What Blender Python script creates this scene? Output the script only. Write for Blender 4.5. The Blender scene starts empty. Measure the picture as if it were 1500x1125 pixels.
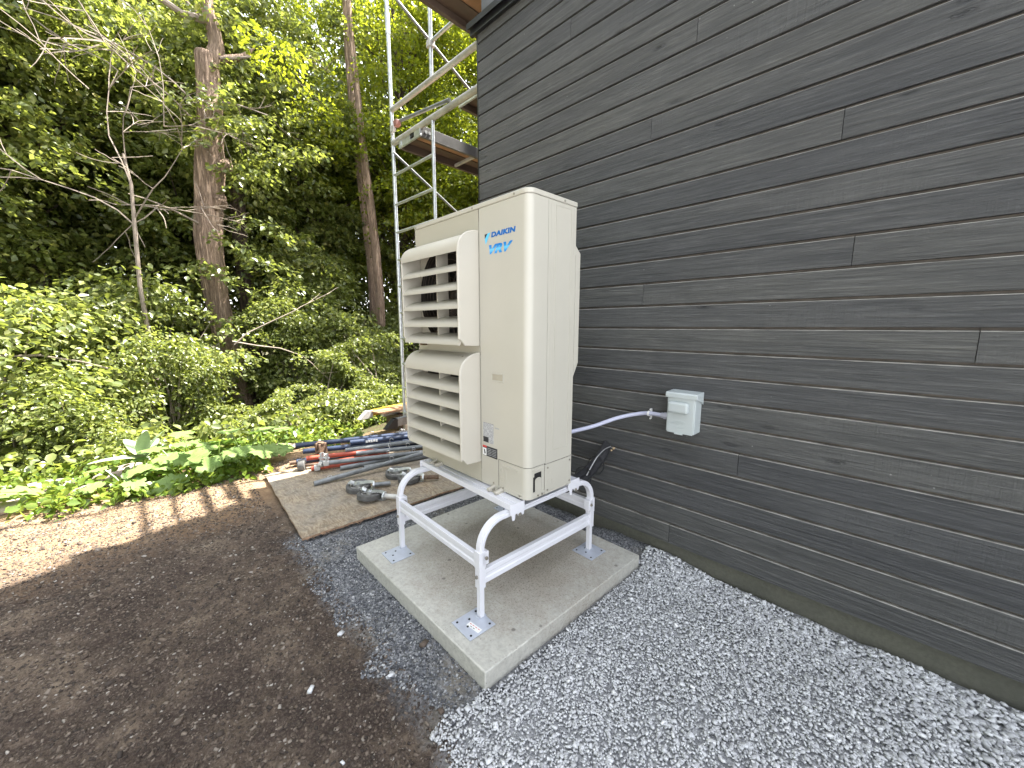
import bpy, bmesh, math, random
import numpy as np
from mathutils import Vector, Matrix, noise

R = math.radians
SC = bpy.context.scene
COL = SC.collection
rng = np.random.default_rng(7)
random.seed(7)

# ---------------------------------------------------------------- camera, sky, sun, exposure
CAM_Z = 1.342
YAW, PITCH, ROLL = -7.07304794, -0.147420499, -0.000476544
FWD = Vector((math.sin(YAW) * math.cos(PITCH), math.cos(YAW) * math.cos(PITCH), math.sin(PITCH)))
RGT = Vector((math.cos(YAW), -math.sin(YAW), 0))
UPV = RGT.cross(FWD)
cam_d = bpy.data.cameras.new('camera')
cam_d.sensor_width = 36
cam_d.lens = 571.54 * 36 / 1500
cam_d.clip_start = 0.02
cam_d.clip_end = 2000
cam = bpy.data.objects.new('camera', cam_d)
COL.objects.link(cam)
M3 = Matrix((RGT, UPV, -FWD)).transposed()
cam.matrix_world = Matrix.Translation((0, 0, CAM_Z)) @ M3.to_4x4()
SC.camera = cam

SUN_A, SUN_B = 0.10, 0.56          # sun direction = (A, B, 1): high over the house, behind it
sun_dir = Vector((SUN_A, SUN_B, 1)).normalized()
SUN_EL = math.asin(sun_dir.z)
SUN_ROT = math.atan2(sun_dir.x, sun_dir.y)
world = bpy.data.worlds.new('World')
SC.world = world
world.use_nodes = True
wn = world.node_tree
bg = wn.nodes['Background']
sky = wn.nodes.new('ShaderNodeTexSky')
sky.sky_type = 'NISHITA'
sky.sun_disc = False
sky.sun_elevation = SUN_EL
sky.sun_rotation = SUN_ROT
sky.air_density = 1.0
sky.dust_density = 1.6
sky.ozone_density = 1.0
hs = wn.nodes.new('ShaderNodeHueSaturation')      # thin bright haze: the whole sky is paler than a clear one
hs.inputs['Saturation'].default_value = 0.26
wn.links.new(sky.outputs[0], hs.inputs['Color'])
wn.links.new(hs.outputs[0], bg.inputs[0])
bg.inputs[1].default_value = 0.15
sun_l = bpy.data.lights.new('sun', 'SUN')
sun_l.energy = 5.0
sun_l.angle = R(0.5)
sun_l.color = (1.0, 0.95, 0.86)
sun_o = bpy.data.objects.new('sun', sun_l)
COL.objects.link(sun_o)
sun_o.rotation_euler = (-sun_dir).to_track_quat('-Z', 'Y').to_euler()
SC.view_settings.view_transform = 'Standard'
SC.view_settings.look = 'None'
SC.view_settings.gamma = 1
SC.view_settings.use_curve_mapping = False
SC.view_settings.exposure = 2.62
SC.render.engine = 'CYCLES'
SC.cycles.max_bounces = 7
SC.cycles.diffuse_bounces = 4
SC.cycles.transmission_bounces = 4
SC.cycles.use_denoising = True

# ---------------------------------------------------------------- helpers
def tag(o, label=None, cat=None, group=None, kind=None):
    if label: o['label'] = label
    if cat: o['category'] = cat
    if group: o['group'] = group
    if kind: o['kind'] = kind
    return o

def empty(name, loc=(0, 0, 0), rz=0.0, parent=None):
    o = bpy.data.objects.new(name, None)
    o.empty_display_size = 0.1
    COL.objects.link(o)
    o.location = loc
    o.rotation_euler = (0, 0, rz)
    if parent: o.parent = parent
    return o

def copy_thing(o, parent=None):
    c = o.copy()
    COL.objects.link(c)
    if parent is not None: c.parent = parent
    for ch in list(o.children):
        copy_thing(ch, c)
    return c

class MB:
    def __init__(s):
        s.v = []; s.f = []; s.m = []
    def add(s, vs, fs, mi=0):
        b = len(s.v)
        s.v += [tuple(v) for v in vs]
        s.f += [tuple(b + i for i in f) for f in fs]
        s.m += [mi] * len(fs)
    def box(s, x0, x1, y0, y1, z0, z1, mi=0, rot=None, at=None):
        vs = [Vector((x, y, z)) for z in (z0, z1) for y in (y0, y1) for x in (x0, x1)]
        if rot is not None: vs = [rot @ v for v in vs]
        if at is not None: vs = [v + Vector(at) for v in vs]
        s.add(vs, [(0, 2, 3, 1), (4, 5, 7, 6), (0, 1, 5, 4), (2, 6, 7, 3), (0, 4, 6, 2), (1, 3, 7, 5)], mi)
    def tube(s, pts, rad, n=8, mi=0, cap=True, square=None, up=None, rough=0.0):
        pts = [Vector(p) for p in pts]
        k = len(pts)
        rads = rad if isinstance(rad, (list, tuple)) else [rad] * k
        rings = []
        ref = None
        for i, p in enumerate(pts):
            if i == 0: t = pts[1] - p
            elif i == k - 1: t = p - pts[i - 1]
            else: t = (pts[i + 1] - p).normalized() + (p - pts[i - 1]).normalized()
            t.normalize()
            if ref is None:
                ref = Vector(up) if up is not None else (Vector((0, 0, 1)) if abs(t.z) < 0.9 else Vector((1, 0, 0)))
            a = t.cross(ref)
            if a.length < 1e-6: a = t.orthogonal()
            a.normalize()
            b = a.cross(t).normalized()
            ref = b
            ring = []
            if square:
                w, h = square
                for (ca, cb) in ((-w, -h), (w, -h), (w, h), (-w, h)):
                    ring.append(p + a * ca + b * cb)
            else:
                for j in range(n):
                    an = 2 * math.pi * j / n
                    rr = rads[i]
                    if rough:
                        rr *= 1 + rough * (noise.noise((p * 1.3 + Vector((math.cos(an), math.sin(an), 0)) * 2.1)) + 0.6 * noise.noise(Vector((math.cos(an) * 5, math.sin(an) * 5, p.z * 0.6))))
                    ring.append(p + a * (rr * math.cos(an)) + b * (rr * math.sin(an)))
            rings.append(ring)
        m = len(rings[0])
        vs = [v for r_ in rings for v in r_]
        fs = []
        for i in range(k - 1):
            for j in range(m):
                j2 = (j + 1) % m
                fs.append((i * m + j, i * m + j2, (i + 1) * m + j2, (i + 1) * m + j))
        if cap:
            fs.append(tuple(range(m))[::-1])
            fs.append(tuple((k - 1) * m + j for j in range(m)))
        s.add(vs, fs, mi)
    def cyl(s, c, r, h, axis='z', n=16, mi=0):
        c = Vector(c)
        d = {'x': Vector((1, 0, 0)), 'y': Vector((0, 1, 0)), 'z': Vector((0, 0, 1))}[axis]
        s.tube([c - d * h / 2, c + d * h / 2], r, n, mi)
    def prism(s, prof, a0, a1, axis='x', mi=0, mis=None):
        # prof: 2D points; extruded along the axis.  x: (y,z)  y: (x,z)  z: (x,y)
        n = len(prof)
        def P(p, a):
            return {'x': (a, p[0], p[1]), 'y': (p[0], a, p[1]), 'z': (p[0], p[1], a)}[axis]
        vs = [P(p, a0) for p in prof] + [P(p, a1) for p in prof]
        fs = [(i, (i + 1) % n, n + (i + 1) % n, n + i) for i in range(n)]
        b = len(s.v)
        s.v += vs
        s.f += [tuple(b + q for q in f) for f in fs]
        s.m += (mis if mis else [mi] * n)
        s.f += [tuple(b + q for q in range(n))[::-1], tuple(b + n + q for q in range(n))]
        s.m += [mi, mi]
    def ring(s, c, r1, r2, h, n=32, mi=0, axis='z'):
        vs = []
        for (rr, hh) in ((r1, -h / 2), (r2, -h / 2), (r2, h / 2), (r1, h / 2)):
            for j in range(n):
                a = 2 * math.pi * j / n
                x, y = rr * math.cos(a), rr * math.sin(a)
                p = {'z': (x, y, hh), 'y': (x, hh, y), 'x': (hh, x, y)}[axis]
                vs.append((c[0] + p[0], c[1] + p[1], c[2] + p[2]))
        fs = []
        for q in range(4):
            q2 = (q + 1) % 4
            for j in range(n):
                j2 = (j + 1) % n
                fs.append((q * n + j, q * n + j2, q2 * n + j2, q2 * n + j))
        s.add(vs, fs, mi)
    def mesh(s, name, mats):
        me = bpy.data.meshes.new(name)
        me.from_pydata([tuple(v) for v in s.v], [], s.f)
        for m in (mats if isinstance(mats, (list, tuple)) else [mats]):
            me.materials.append(m)
        me.polygons.foreach_set('material_index', s.m)
        bm = bmesh.new(); bm.from_mesh(me)
        bmesh.ops.recalc_face_normals(bm, faces=bm.faces)
        bm.to_mesh(me); bm.free()
        me.update()
        return me
    def build(s, name, mats, parent=None, bevel=0, seg=2, smooth=False, loc=None):
        me = s.mesh(name, mats)
        if smooth or bevel:
            me.polygons.foreach_set('use_smooth', [True] * len(me.polygons))
            sharp_edges(me)
        o = bpy.data.objects.new(name, me)
        COL.objects.link(o)
        if parent: o.parent = parent
        if loc: o.location = loc
        if bevel:
            b = o.modifiers.new('bevel', 'BEVEL')
            b.width = bevel; b.segments = seg; b.limit_method = 'ANGLE'; b.angle_limit = R(35)
            b.harden_normals = False
        return o

def sharp_edges(me, ang=R(38)):
    try:
        me.set_sharp_from_angle(angle=ang)
    except Exception:
        pass

def link_mesh(name, me, parent=None, loc=None):
    o = bpy.data.objects.new(name, me)
    COL.objects.link(o)
    if parent: o.parent = parent
    if loc is not None: o.location = loc
    return o

def np_mesh(name, V, F, mat, n=None, mat_idx=None):
    """V (n,3), F (m,k) arrays with one face size"""
    me = bpy.data.meshes.new(name)
    V = np.ascontiguousarray(V, dtype=np.float32)
    F = np.ascontiguousarray(F, dtype=np.int32)
    m, k = F.shape
    me.vertices.add(len(V)); me.vertices.foreach_set('co', V.ravel())
    me.loops.add(m * k); me.loops.foreach_set('vertex_index', F.ravel())
    me.polygons.add(m)
    me.polygons.foreach_set('loop_start', np.arange(0, m * k, k, dtype=np.int32))
    try:
        me.polygons.foreach_set('loop_total', np.full(m, k, dtype=np.int32))
    except Exception:
        pass
    for q in (mat if isinstance(mat, (list, tuple)) else [mat]):
        me.materials.append(q)
    if mat_idx is not None:
        me.polygons.foreach_set('material_index', mat_idx.astype(np.int32))
    me.update(calc_edges=True)
    me.validate()
    return me

# ---------------------------------------------------------------- materials
class NT:
    def __init__(s, name):
        s.mat = bpy.data.materials.new(name)
        s.mat.use_nodes = True
        s.t = s.mat.node_tree
        s.b = s.t.nodes['Principled BSDF']
        s.out = s.t.nodes['Material Output']
    def n(s, typ, **kw):
        q = s.t.nodes.new(typ)
        for k, v in kw.items(): setattr(q, k, v)
        return q
    def l(s, a, b): s.t.links.new(a, b)
    def coord(s, kind='Object', scale=(1, 1, 1), rot=(0, 0, 0), loc=(0, 0, 0)):
        tc = s.n('ShaderNodeTexCoord')
        mp = s.n('ShaderNodeMapping')
        mp.inputs['Scale'].default_value = scale
        mp.inputs['Rotation'].default_value = rot
        mp.inputs['Location'].default_value = loc
        s.l(tc.outputs[kind], mp.inputs['Vector'])
        return mp.outputs[0]
    def pos(s, scale=(1, 1, 1)):
        g = s.n('ShaderNodeNewGeometry')
        mp = s.n('ShaderNodeMapping')
        mp.inputs['Scale'].default_value = scale
        s.l(g.outputs['Position'], mp.inputs['Vector'])
        return mp.outputs[0]
    def noise(s, vec, scale, detail=4, rough=0.55, dist=0.0, out='Fac'):
        q = s.n('ShaderNodeTexNoise')
        q.inputs['Scale'].default_value = scale
        q.inputs['Detail'].default_value = detail
        q.inputs['Roughness'].default_value = rough
        q.inputs['Distortion'].default_value = dist
        if vec is not None: s.l(vec, q.inputs['Vector'])
        return q.outputs[out]
    def voro(s, vec, scale, feature='F1', out='Distance', rnd=1.0):
        q = s.n('ShaderNodeTexVoronoi')
        q.feature = feature
        q.inputs['Scale'].default_value = scale
        q.inputs['Randomness'].default_value = rnd
        if vec is not None: s.l(vec, q.inputs['Vector'])
        return q.outputs[out]
    def ramp(s, fac, stops, interp='LINEAR'):
        q = s.n('ShaderNodeValToRGB')
        q.color_ramp.interpolation = interp
        e = q.color_ramp.elements
        while len(e) > 1: e.remove(e[-1])
        for i, (p, c) in enumerate(stops):
            if not isinstance(c, (tuple, list)): c = (c, c, c)
            c = tuple(c) + (1,) if len(c) == 3 else c
            if i == 0:
                e[0].position = p; e[0].color = c
            else:
                x = e.new(p); x.color = c
        s.l(fac, q.inputs[0])
        return q.outputs[0]
    def mix(s, fac, a, b, typ='MIX'):
        q = s.n('ShaderNodeMix')
        q.data_type = 'RGBA'; q.blend_type = typ
        def put(sock, v):
            if isinstance(v, (int, float)): sock.default_value = v if sock.type == 'VALUE' else (v, v, v, 1)
            elif isinstance(v, tuple): sock.default_value = tuple(v) + (1,) if len(v) == 3 else v
            else: s.l(v, sock)
        put(q.inputs[0], fac); put(q.inputs[6], a); put(q.inputs[7], b)
        return q.outputs[2]
    def math(s, op, a, b=None, clamp=False):
        q = s.n('ShaderNodeMath', operation=op)
        q.use_clamp = clamp
        for i, v in enumerate((a, b)):
            if v is None: continue
            if isinstance(v, (int, float)): q.inputs[i].default_value = v
            else: s.l(v, q.inputs[i])
        return q.outputs[0]
    def bump(s, h, strength=0.3, dist=0.01, normal=None):
        q = s.n('ShaderNodeBump')
        q.inputs['Strength'].default_value = strength
        q.inputs['Distance'].default_value = dist
        s.l(h, q.inputs['Height'])
        if normal is not None: s.l(normal, q.inputs['Normal'])
        s.l(q.outputs[0], s.b.inputs['Normal'])
        return q.outputs[0]
    def set(s, color=None, rough=None, metal=None, spec=None):
        def put(k, v):
            if v is None: return
            if isinstance(v, (int, float)): s.b.inputs[k].default_value = v
            elif isinstance(v, tuple): s.b.inputs[k].default_value = tuple(v) + (1,)
            else: s.l(v, s.b.inputs[k])
        put('Base Color', color); put('Roughness', rough); put('Metallic', metal); put('Specular IOR Level', spec)
        return s

def simple(name, col, rough=0.5, metal=0.0, var=0.12, scale=12, bump=0.0, bscale=60, spec=0.5):
    m = NT(name)
    v = m.coord()
    f = m.noise(v, scale, 5, 0.6)
    lo = tuple(c * (1 - var) for c in col); hi = tuple(min(1, c * (1 + var)) for c in col)
    m.set(m.ramp(f, [(0.3, lo), (0.7, hi)]), None, metal, spec)
    fr = m.noise(v, scale * 2.3, 3)
    m.l(m.math('ADD', m.math('MULTIPLY', fr, 0.2), rough - 0.1), m.b.inputs['Roughness'])
    if bump:
        m.bump(m.noise(v, bscale, 4), bump, 0.002)
    return m.mat

MT = {}
MT['ivory'] = simple('ivory_paint', (0.445, 0.425, 0.365), 0.36, var=0.035, scale=2.5, bump=0.06, bscale=420)
MT['ivory_front_dim'] = simple('ivory_paint_front_dim', (0.40, 0.378, 0.31), 0.40, var=0.03, scale=2.0, bump=0.06, bscale=420)  # same ivory, darkened and yellowed for the dimmer light on the front
MT['ivory_plastic'] = simple('ivory_plastic', (0.44, 0.412, 0.352), 0.42, var=0.03, scale=4, bump=0.04, bscale=300)
MT['white_metal'] = simple('white_powder_coat', (0.64, 0.64, 0.68), 0.32, var=0.03, scale=8, bump=0.03, bscale=300)
MT['plate'] = simple('galvanised_plate', (0.46, 0.49, 0.56), 0.4, metal=0.2, var=0.08, scale=25)
MT['black'] = simple('black_hollow', (0.008, 0.008, 0.008), 0.7, var=0.2)
MT['fan_dark'] = simple('fan_plastic_and_throat_shade', (0.02, 0.018, 0.016), 0.5, var=0.2)
MT['grille'] = simple('grille_wire', (0.06, 0.042, 0.03), 0.5, var=0.2)
MT['screw'] = simple('screw_metal', (0.28, 0.26, 0.22), 0.4, metal=0.6, var=0.2, scale=60)
MT['galv'] = simple('galvanised_steel', (0.50, 0.52, 0.53), 0.38, metal=0.7, var=0.22, scale=18, bump=0.05, bscale=90)
MT['galv_dull'] = simple('weathered_aluminium', (0.44, 0.43, 0.41), 0.5, metal=0.45, var=0.25, scale=9)
MT['brace_grey'] = simple('grey_steel_tube', (0.17, 0.18, 0.185), 0.45, metal=0.35, var=0.3, scale=14)
MT['deck_grey'] = simple('dark_grey_beam', (0.085, 0.082, 0.08), 0.6, metal=0.2, var=0.3, scale=9)  # dark grey for the decks' right side beams
MT['blue'] = simple('navy_paint', (0.011, 0.022, 0.055), 0.42, var=0.35, scale=10)
MT['orange'] = simple('red_orange_paint', (0.34, 0.06, 0.03), 0.5, var=0.3, scale=12)
MT['yellow'] = simple('yellow_paint', (0.55, 0.33, 0.03), 0.5, var=0.2, scale=9)
MT['rubber'] = simple('worn_rubber', (0.085, 0.083, 0.08), 0.75, var=0.35, scale=22, bump=0.2, bscale=70)
MT['rust'] = simple('rusty_steel', (0.14, 0.09, 0.06), 0.7, metal=0.3, var=0.45, scale=30)
MT['boxgrey'] = simple('pale_grey_enamel', (0.42, 0.46, 0.46), 0.36, var=0.04, scale=5, bump=0.04, bscale=300)
MT['conduit'] = simple('pale_conduit', (0.45, 0.46, 0.58), 0.42, var=0.04, scale=8)
MT['lagging'] = simple('black_foam_lagging', (0.018, 0.018, 0.020), 0.6, var=0.3, scale=30, bump=0.2, bscale=100)
MT['flashing'] = simple('black_flashing', (0.012, 0.012, 0.014), 0.35, var=0.2)
MT['upper_board'] = simple('upper_wall_grey', (0.13, 0.14, 0.15), 0.6, var=0.15, scale=6)
MT['shadow_roof'] = simple('dark_roof_shingle', (0.03, 0.03, 0.032), 0.8, var=0.3, scale=6)
MT['sealant'] = simple('tan_foam', (0.45, 0.33, 0.2), 0.8, var=0.3, scale=60)
MT['wire'] = simple('bright_wire', (0.5, 0.5, 0.5), 0.35, metal=0.6)
MT['ink_blue'] = simple('print_blue', (0.0, 0.12, 0.42), 0.4, var=0.03)
MT['ink_cyan'] = simple('print_cyan', (0.10, 0.50, 0.78), 0.4, var=0.03)
MT['ink_black'] = simple('print_black', (0.015, 0.015, 0.018), 0.4, var=0.05)
MT['ink_white'] = simple('print_white', (0.75, 0.75, 0.74), 0.5, var=0.04)
MT['ink_red'] = simple('print_red', (0.55, 0.03, 0.03), 0.5, var=0.05)
MT['ink_grey'] = simple('print_grey', (0.33, 0.34, 0.35), 0.5, var=0.05)

def m_label():
    m = NT('label_small_print')
    v = m.coord(scale=(1, 1, 1))
    w = m.noise(m.coord(scale=(220, 1, 60)), 1.0, 2, 0.7)
    st = m.n('ShaderNodeTexWave'); st.bands_direction = 'Z'
    st.inputs['Scale'].default_value = 62
    m.l(v, st.inputs['Vector'])
    line = m.math('GREATER_THAN', st.outputs['Fac'], 0.45)
    word = m.math('GREATER_THAN', w, 0.44)
    ink = m.math('MULTIPLY', line, word)
    m.set(m.mix(ink, (0.55, 0.55, 0.54), (0.13, 0.13, 0.15)), 0.5)
    return m.mat
MT['label'] = m_label()

def m_vrv():
    m = NT('striped_blue_print')
    v = m.coord()
    sep = m.n('ShaderNodeSeparateXYZ'); m.l(v, sep.inputs[0])
    z = sep.outputs['Z']
    c = m.ramp(m.math('MULTIPLY', z, 24.0), [(0.0, (0.01, 0.22, 0.62)), (0.22, (0.02, 0.28, 0.68)), (0.30, (0.10, 0.45, 0.75)), (0.52, (0.14, 0.50, 0.77)),
                                              (0.60, (0.03, 0.30, 0.66)), (0.85, (0.0, 0.18, 0.56))])
    m.set(c, 0.4)
    return m.mat
MT['vrv'] = m_vrv()

def m_siding(name='charcoal_siding', k=1.0):
    m = NT(name)
    oi = m.n('ShaderNodeObjectInfo')
    tc = m.n('ShaderNodeTexCoord')
    add = m.n('ShaderNodeVectorMath', operation='ADD')
    sc = m.n('ShaderNodeVectorMath', operation='SCALE')
    cmb = m.n('ShaderNodeCombineXYZ')
    for i in range(3): m.l(oi.outputs['Random'], cmb.inputs[i])
    m.l(cmb.outputs[0], sc.inputs[0]); sc.inputs['Scale'].default_value = 37.0
    m.l(tc.outputs['Object'], add.inputs[0]); m.l(sc.outputs[0], add.inputs[1])
    def mp(s_):
        q = m.n('ShaderNodeMapping'); q.inputs['Scale'].default_value = s_
        m.l(add.outputs[0], q.inputs['Vector']); return q.outputs[0]
    grain = m.noise(mp((2.2, 40, 70)), 1.0, 7, 0.66, 0.6)
    fine = m.noise(mp((7, 100, 150)), 1.0, 5, 0.75, 0.5)
    crack = m.ramp(m.noise(mp((5, 60, 120)), 1.0, 5, 0.8, 0.9), [(0.27, 1), (0.37, 0)])
    wide = m.noise(mp((1.3, 3, 7)), 1.0, 4, 0.6, 0.6)
    # knots: small dark whorls drawn out along the board
    kn = m.voro(mp((2.6, 1, 9.5)), 1.0, 'F1', 'Distance')
    knot = m.ramp(kn, [(0.0, 1), (0.035, 0.9), (0.05, 0.25), (0.075, 0.6), (0.10, 0.2), (0.15, 0.0)])
    knn = m.ramp(m.noise(mp((12, 30, 60)), 1.0, 4, 0.7, 2.0), [(0.35, 0.2), (0.55, 1)])
    knot = m.math('MULTIPLY', knot, knn)
    # cross-grain saw marks
    saw = m.noise(mp((190, 2, 5)), 1.0, 2, 0.5, 0.0)
    sawm = m.ramp(m.noise(mp((1.1, 2, 4)), 1.0, 2, 0.5), [(0.5, 0), (0.65, 1)])
    saw = m.math('MULTIPLY', saw, sawm)
    g = m.ramp(grain, [(0.28, (0.038 * k, 0.039 * k, 0.040 * k)), (0.5, (0.066 * k, 0.067 * k, 0.067 * k)), (0.74, (0.098 * k, 0.098 * k, 0.097 * k))])
    tone = m.ramp(wide, [(0.3, (0.90, 0.91, 0.94)), (0.7, (1.22, 1.21, 1.18))])
    c = m.mix(1.0, g, tone, 'MULTIPLY')
    c = m.mix(m.ramp(fine, [(0.35, 0.55), (0.6, 0)]), c, (0.036, 0.037, 0.038))
    c = m.mix(m.ramp(fine, [(0.55, 0), (0.8, 0.6)]), c, (0.16, 0.16, 0.158))
    c = m.mix(m.math('MULTIPLY', crack, 0.6), c, (0.016, 0.016, 0.017))
    c = m.mix(m.math('MULTIPLY', knot, 0.8, True), c, (0.018, 0.018, 0.02))
    c = m.mix(m.math('MULTIPLY', saw, 0.28), c, (0.15, 0.15, 0.145))
    rv = m.ramp(oi.outputs['Random'], [(0, (0.86, 0.87, 0.90)), (1, (1.16, 1.15, 1.10))])
    c = m.mix(1.0, c, rv, 'MULTIPLY')
    # specks of dust / splashes
    sp = m.voro(m.pos(), 16.0, 'F1', 'Distance')
    spm = m.ramp(sp, [(0.0, 1), (0.035, 0.8), (0.06, 0)])
    spg = m.ramp(m.noise(m.pos(), 1.7, 2), [(0.5, 0), (0.62, 1)])
    c = m.mix(m.math('MULTIPLY', m.math('MULTIPLY', spm, spg), 0.5), c, (0.42, 0.42, 0.40))
    m.set(c, 0.62, None, 0.4)
    h = m.math('ADD', m.math('MULTIPLY', grain, 1.0), m.math('ADD', m.math('MULTIPLY', fine, 0.5), m.math('MULTIPLY', saw, 0.35)))
    h = m.math('SUBTRACT', h, m.math('MULTIPLY', knot, 0.9))
    m.bump(h, 1.0, 0.009)
    return m.mat
MT['siding'] = m_siding()
MT['groove'] = simple('raw_wood_groove_shade', (0.085, 0.073, 0.062), 0.75, var=0.35, scale=14)  # raw wood, darkened for the shadow under each board's lower edge
MT['arris'] = simple('worn_board_edge', (0.24, 0.23, 0.21), 0.7, var=0.6, scale=9)

def m_concrete(name, base, dark, patch=None):
    m = NT(name)
    v = m.pos()
    n1 = m.noise(v, 3.0, 6, 0.62)
    n2 = m.noise(v, 55, 5, 0.7)
    c = m.ramp(n1, [(0.3, dark), (0.7, base)])
    c = m.mix(m.ramp(n2, [(0.35, 0.5), (0.62, 0)]), c, tuple(q * 0.5 for q in base))
    dots = m.ramp(m.voro(v, 95, 'F1'), [(0.0, 1), (0.16, 0.75), (0.26, 0)])
    sel = m.ramp(m.noise(v, 30, 2), [(0.56, 0), (0.62, 1)])
    c = m.mix(m.math('MULTIPLY', m.math('MULTIPLY', dots, sel), 0.7), c, (0.10, 0.09, 0.08))
    if patch:
        px, py, pr = patch
        vm = m.n('ShaderNodeVectorMath', operation='DISTANCE')
        m.l(v, vm.inputs[0]); vm.inputs[1].default_value = (px, py, 0.066)
        d = m.math('ADD', vm.outputs['Value'], m.math('MULTIPLY', m.math('SUBTRACT', m.noise(v, 7, 5, 0.7), 0.5), 0.55))
        pm = m.ramp(d, [(0.0, 1), (pr * 0.55, 0.7), (pr, 0)])
        c = m.mix(m.math('MULTIPLY', pm, 0.55), c, (0.24, 0.185, 0.13))
        fleck = m.ramp(m.noise(v, 120, 3, 0.7), [(0.54, 0), (0.62, 1)])
        c = m.mix(m.math('MULTIPLY', m.math('MULTIPLY', pm, fleck), 0.8), c, (0.10, 0.06, 0.04))
        # scattered dark blots
        bl = m.ramp(m.voro(v, 9.0, 'F1'), [(0.0, 1), (0.07, 0.9), (0.1, 0)])
        c = m.mix(m.math('MULTIPLY', bl, 0.6), c, (0.06, 0.05, 0.045))
    m.set(c, 0.82, None, 0.3)
    h = m.math('ADD', m.math('MULTIPLY', n2, 0.5), m.math('MULTIPLY', dots, -0.3))
    m.bump(h, 0.35, 0.003)
    return m.mat
MT['pad'] = m_concrete('pad_concrete', (0.50, 0.49, 0.445), (0.40, 0.39, 0.35), (-1.45, 1.45, 0.62))
MT['foundation'] = m_concrete('foundation_concrete', (0.135, 0.132, 0.105), (0.085, 0.086, 0.072))

def m_osb():
    m = NT('dusty_strand_board')
    v = m.coord()
    # strands: stretched voronoi cells at three directions
    cols = []
    w = m.noise(v, 5, 2, 0.5, 0, 'Color')
    vd = m.n('ShaderNodeVectorMath', operation='MULTIPLY_ADD')
    m.l(w, vd.inputs[0]); vd.inputs[1].default_value = (0.12, 0.12, 0.0); m.l(v, vd.inputs[2])
    for i, ang in enumerate((0.3, 1.2, 2.2)):
        q = m.n('ShaderNodeMapping'); q.inputs['Rotation'].default_value = (0, 0, ang); q.inputs['Scale'].default_value = (26, 120, 1)
        m.l(vd.outputs[0], q.inputs['Vector'])
        cols.append(m.voro(q.outputs[0], 1.0, 'F1', 'Color'))
    c = m.mix(0.5, cols[0], cols[1]); c = m.mix(0.4, c, cols[2])
    bw = m.n('ShaderNodeRGBToBW'); m.l(c, bw.inputs[0])
    base = m.ramp(bw.outputs[0], [(0.3, (0.17, 0.115, 0.065)), (0.5, (0.27, 0.20, 0.125)), (0.68, (0.36, 0.29, 0.195))])
    dust = m.ramp(m.noise(v, 2.2, 6, 0.65), [(0.35, 0.15), (0.65, 0.85)])
    base = m.mix(m.math('MULTIPLY', dust, 0.85), base, (0.235, 0.225, 0.205))
    dk = m.ramp(m.noise(v, 16, 5, 0.7), [(0.5, 0), (0.66, 1)])
    base = m.mix(m.math('MULTIPLY', dk, 0.55), base, (0.10, 0.085, 0.07))
    scr = m.ramp(m.noise(v, 45, 5, 0.8), [(0.55, 0), (0.68, 1)])
    base = m.mix(m.math('MULTIPLY', scr, 0.5), base, (0.36, 0.32, 0.26))
    m.set(base, 0.85, None, 0.2)
    m.bump(bw.outputs[0], 0.5, 0.004)
    return m.mat
MT['osb'] = m_osb()
MT['osb_edge'] = simple('board_edge', (0.26, 0.17, 0.11), 0.85, var=0.4, scale=40, bump=0.4, bscale=90)
MT['ply'] = simple('deck_plywood', (0.24, 0.135, 0.07), 0.7, var=0.3, scale=3, bump=0.1, bscale=40)
MT['deck_dark'] = simple('deck_brown_beam', (0.075, 0.05, 0.035), 0.6, var=0.2, scale=5)

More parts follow.
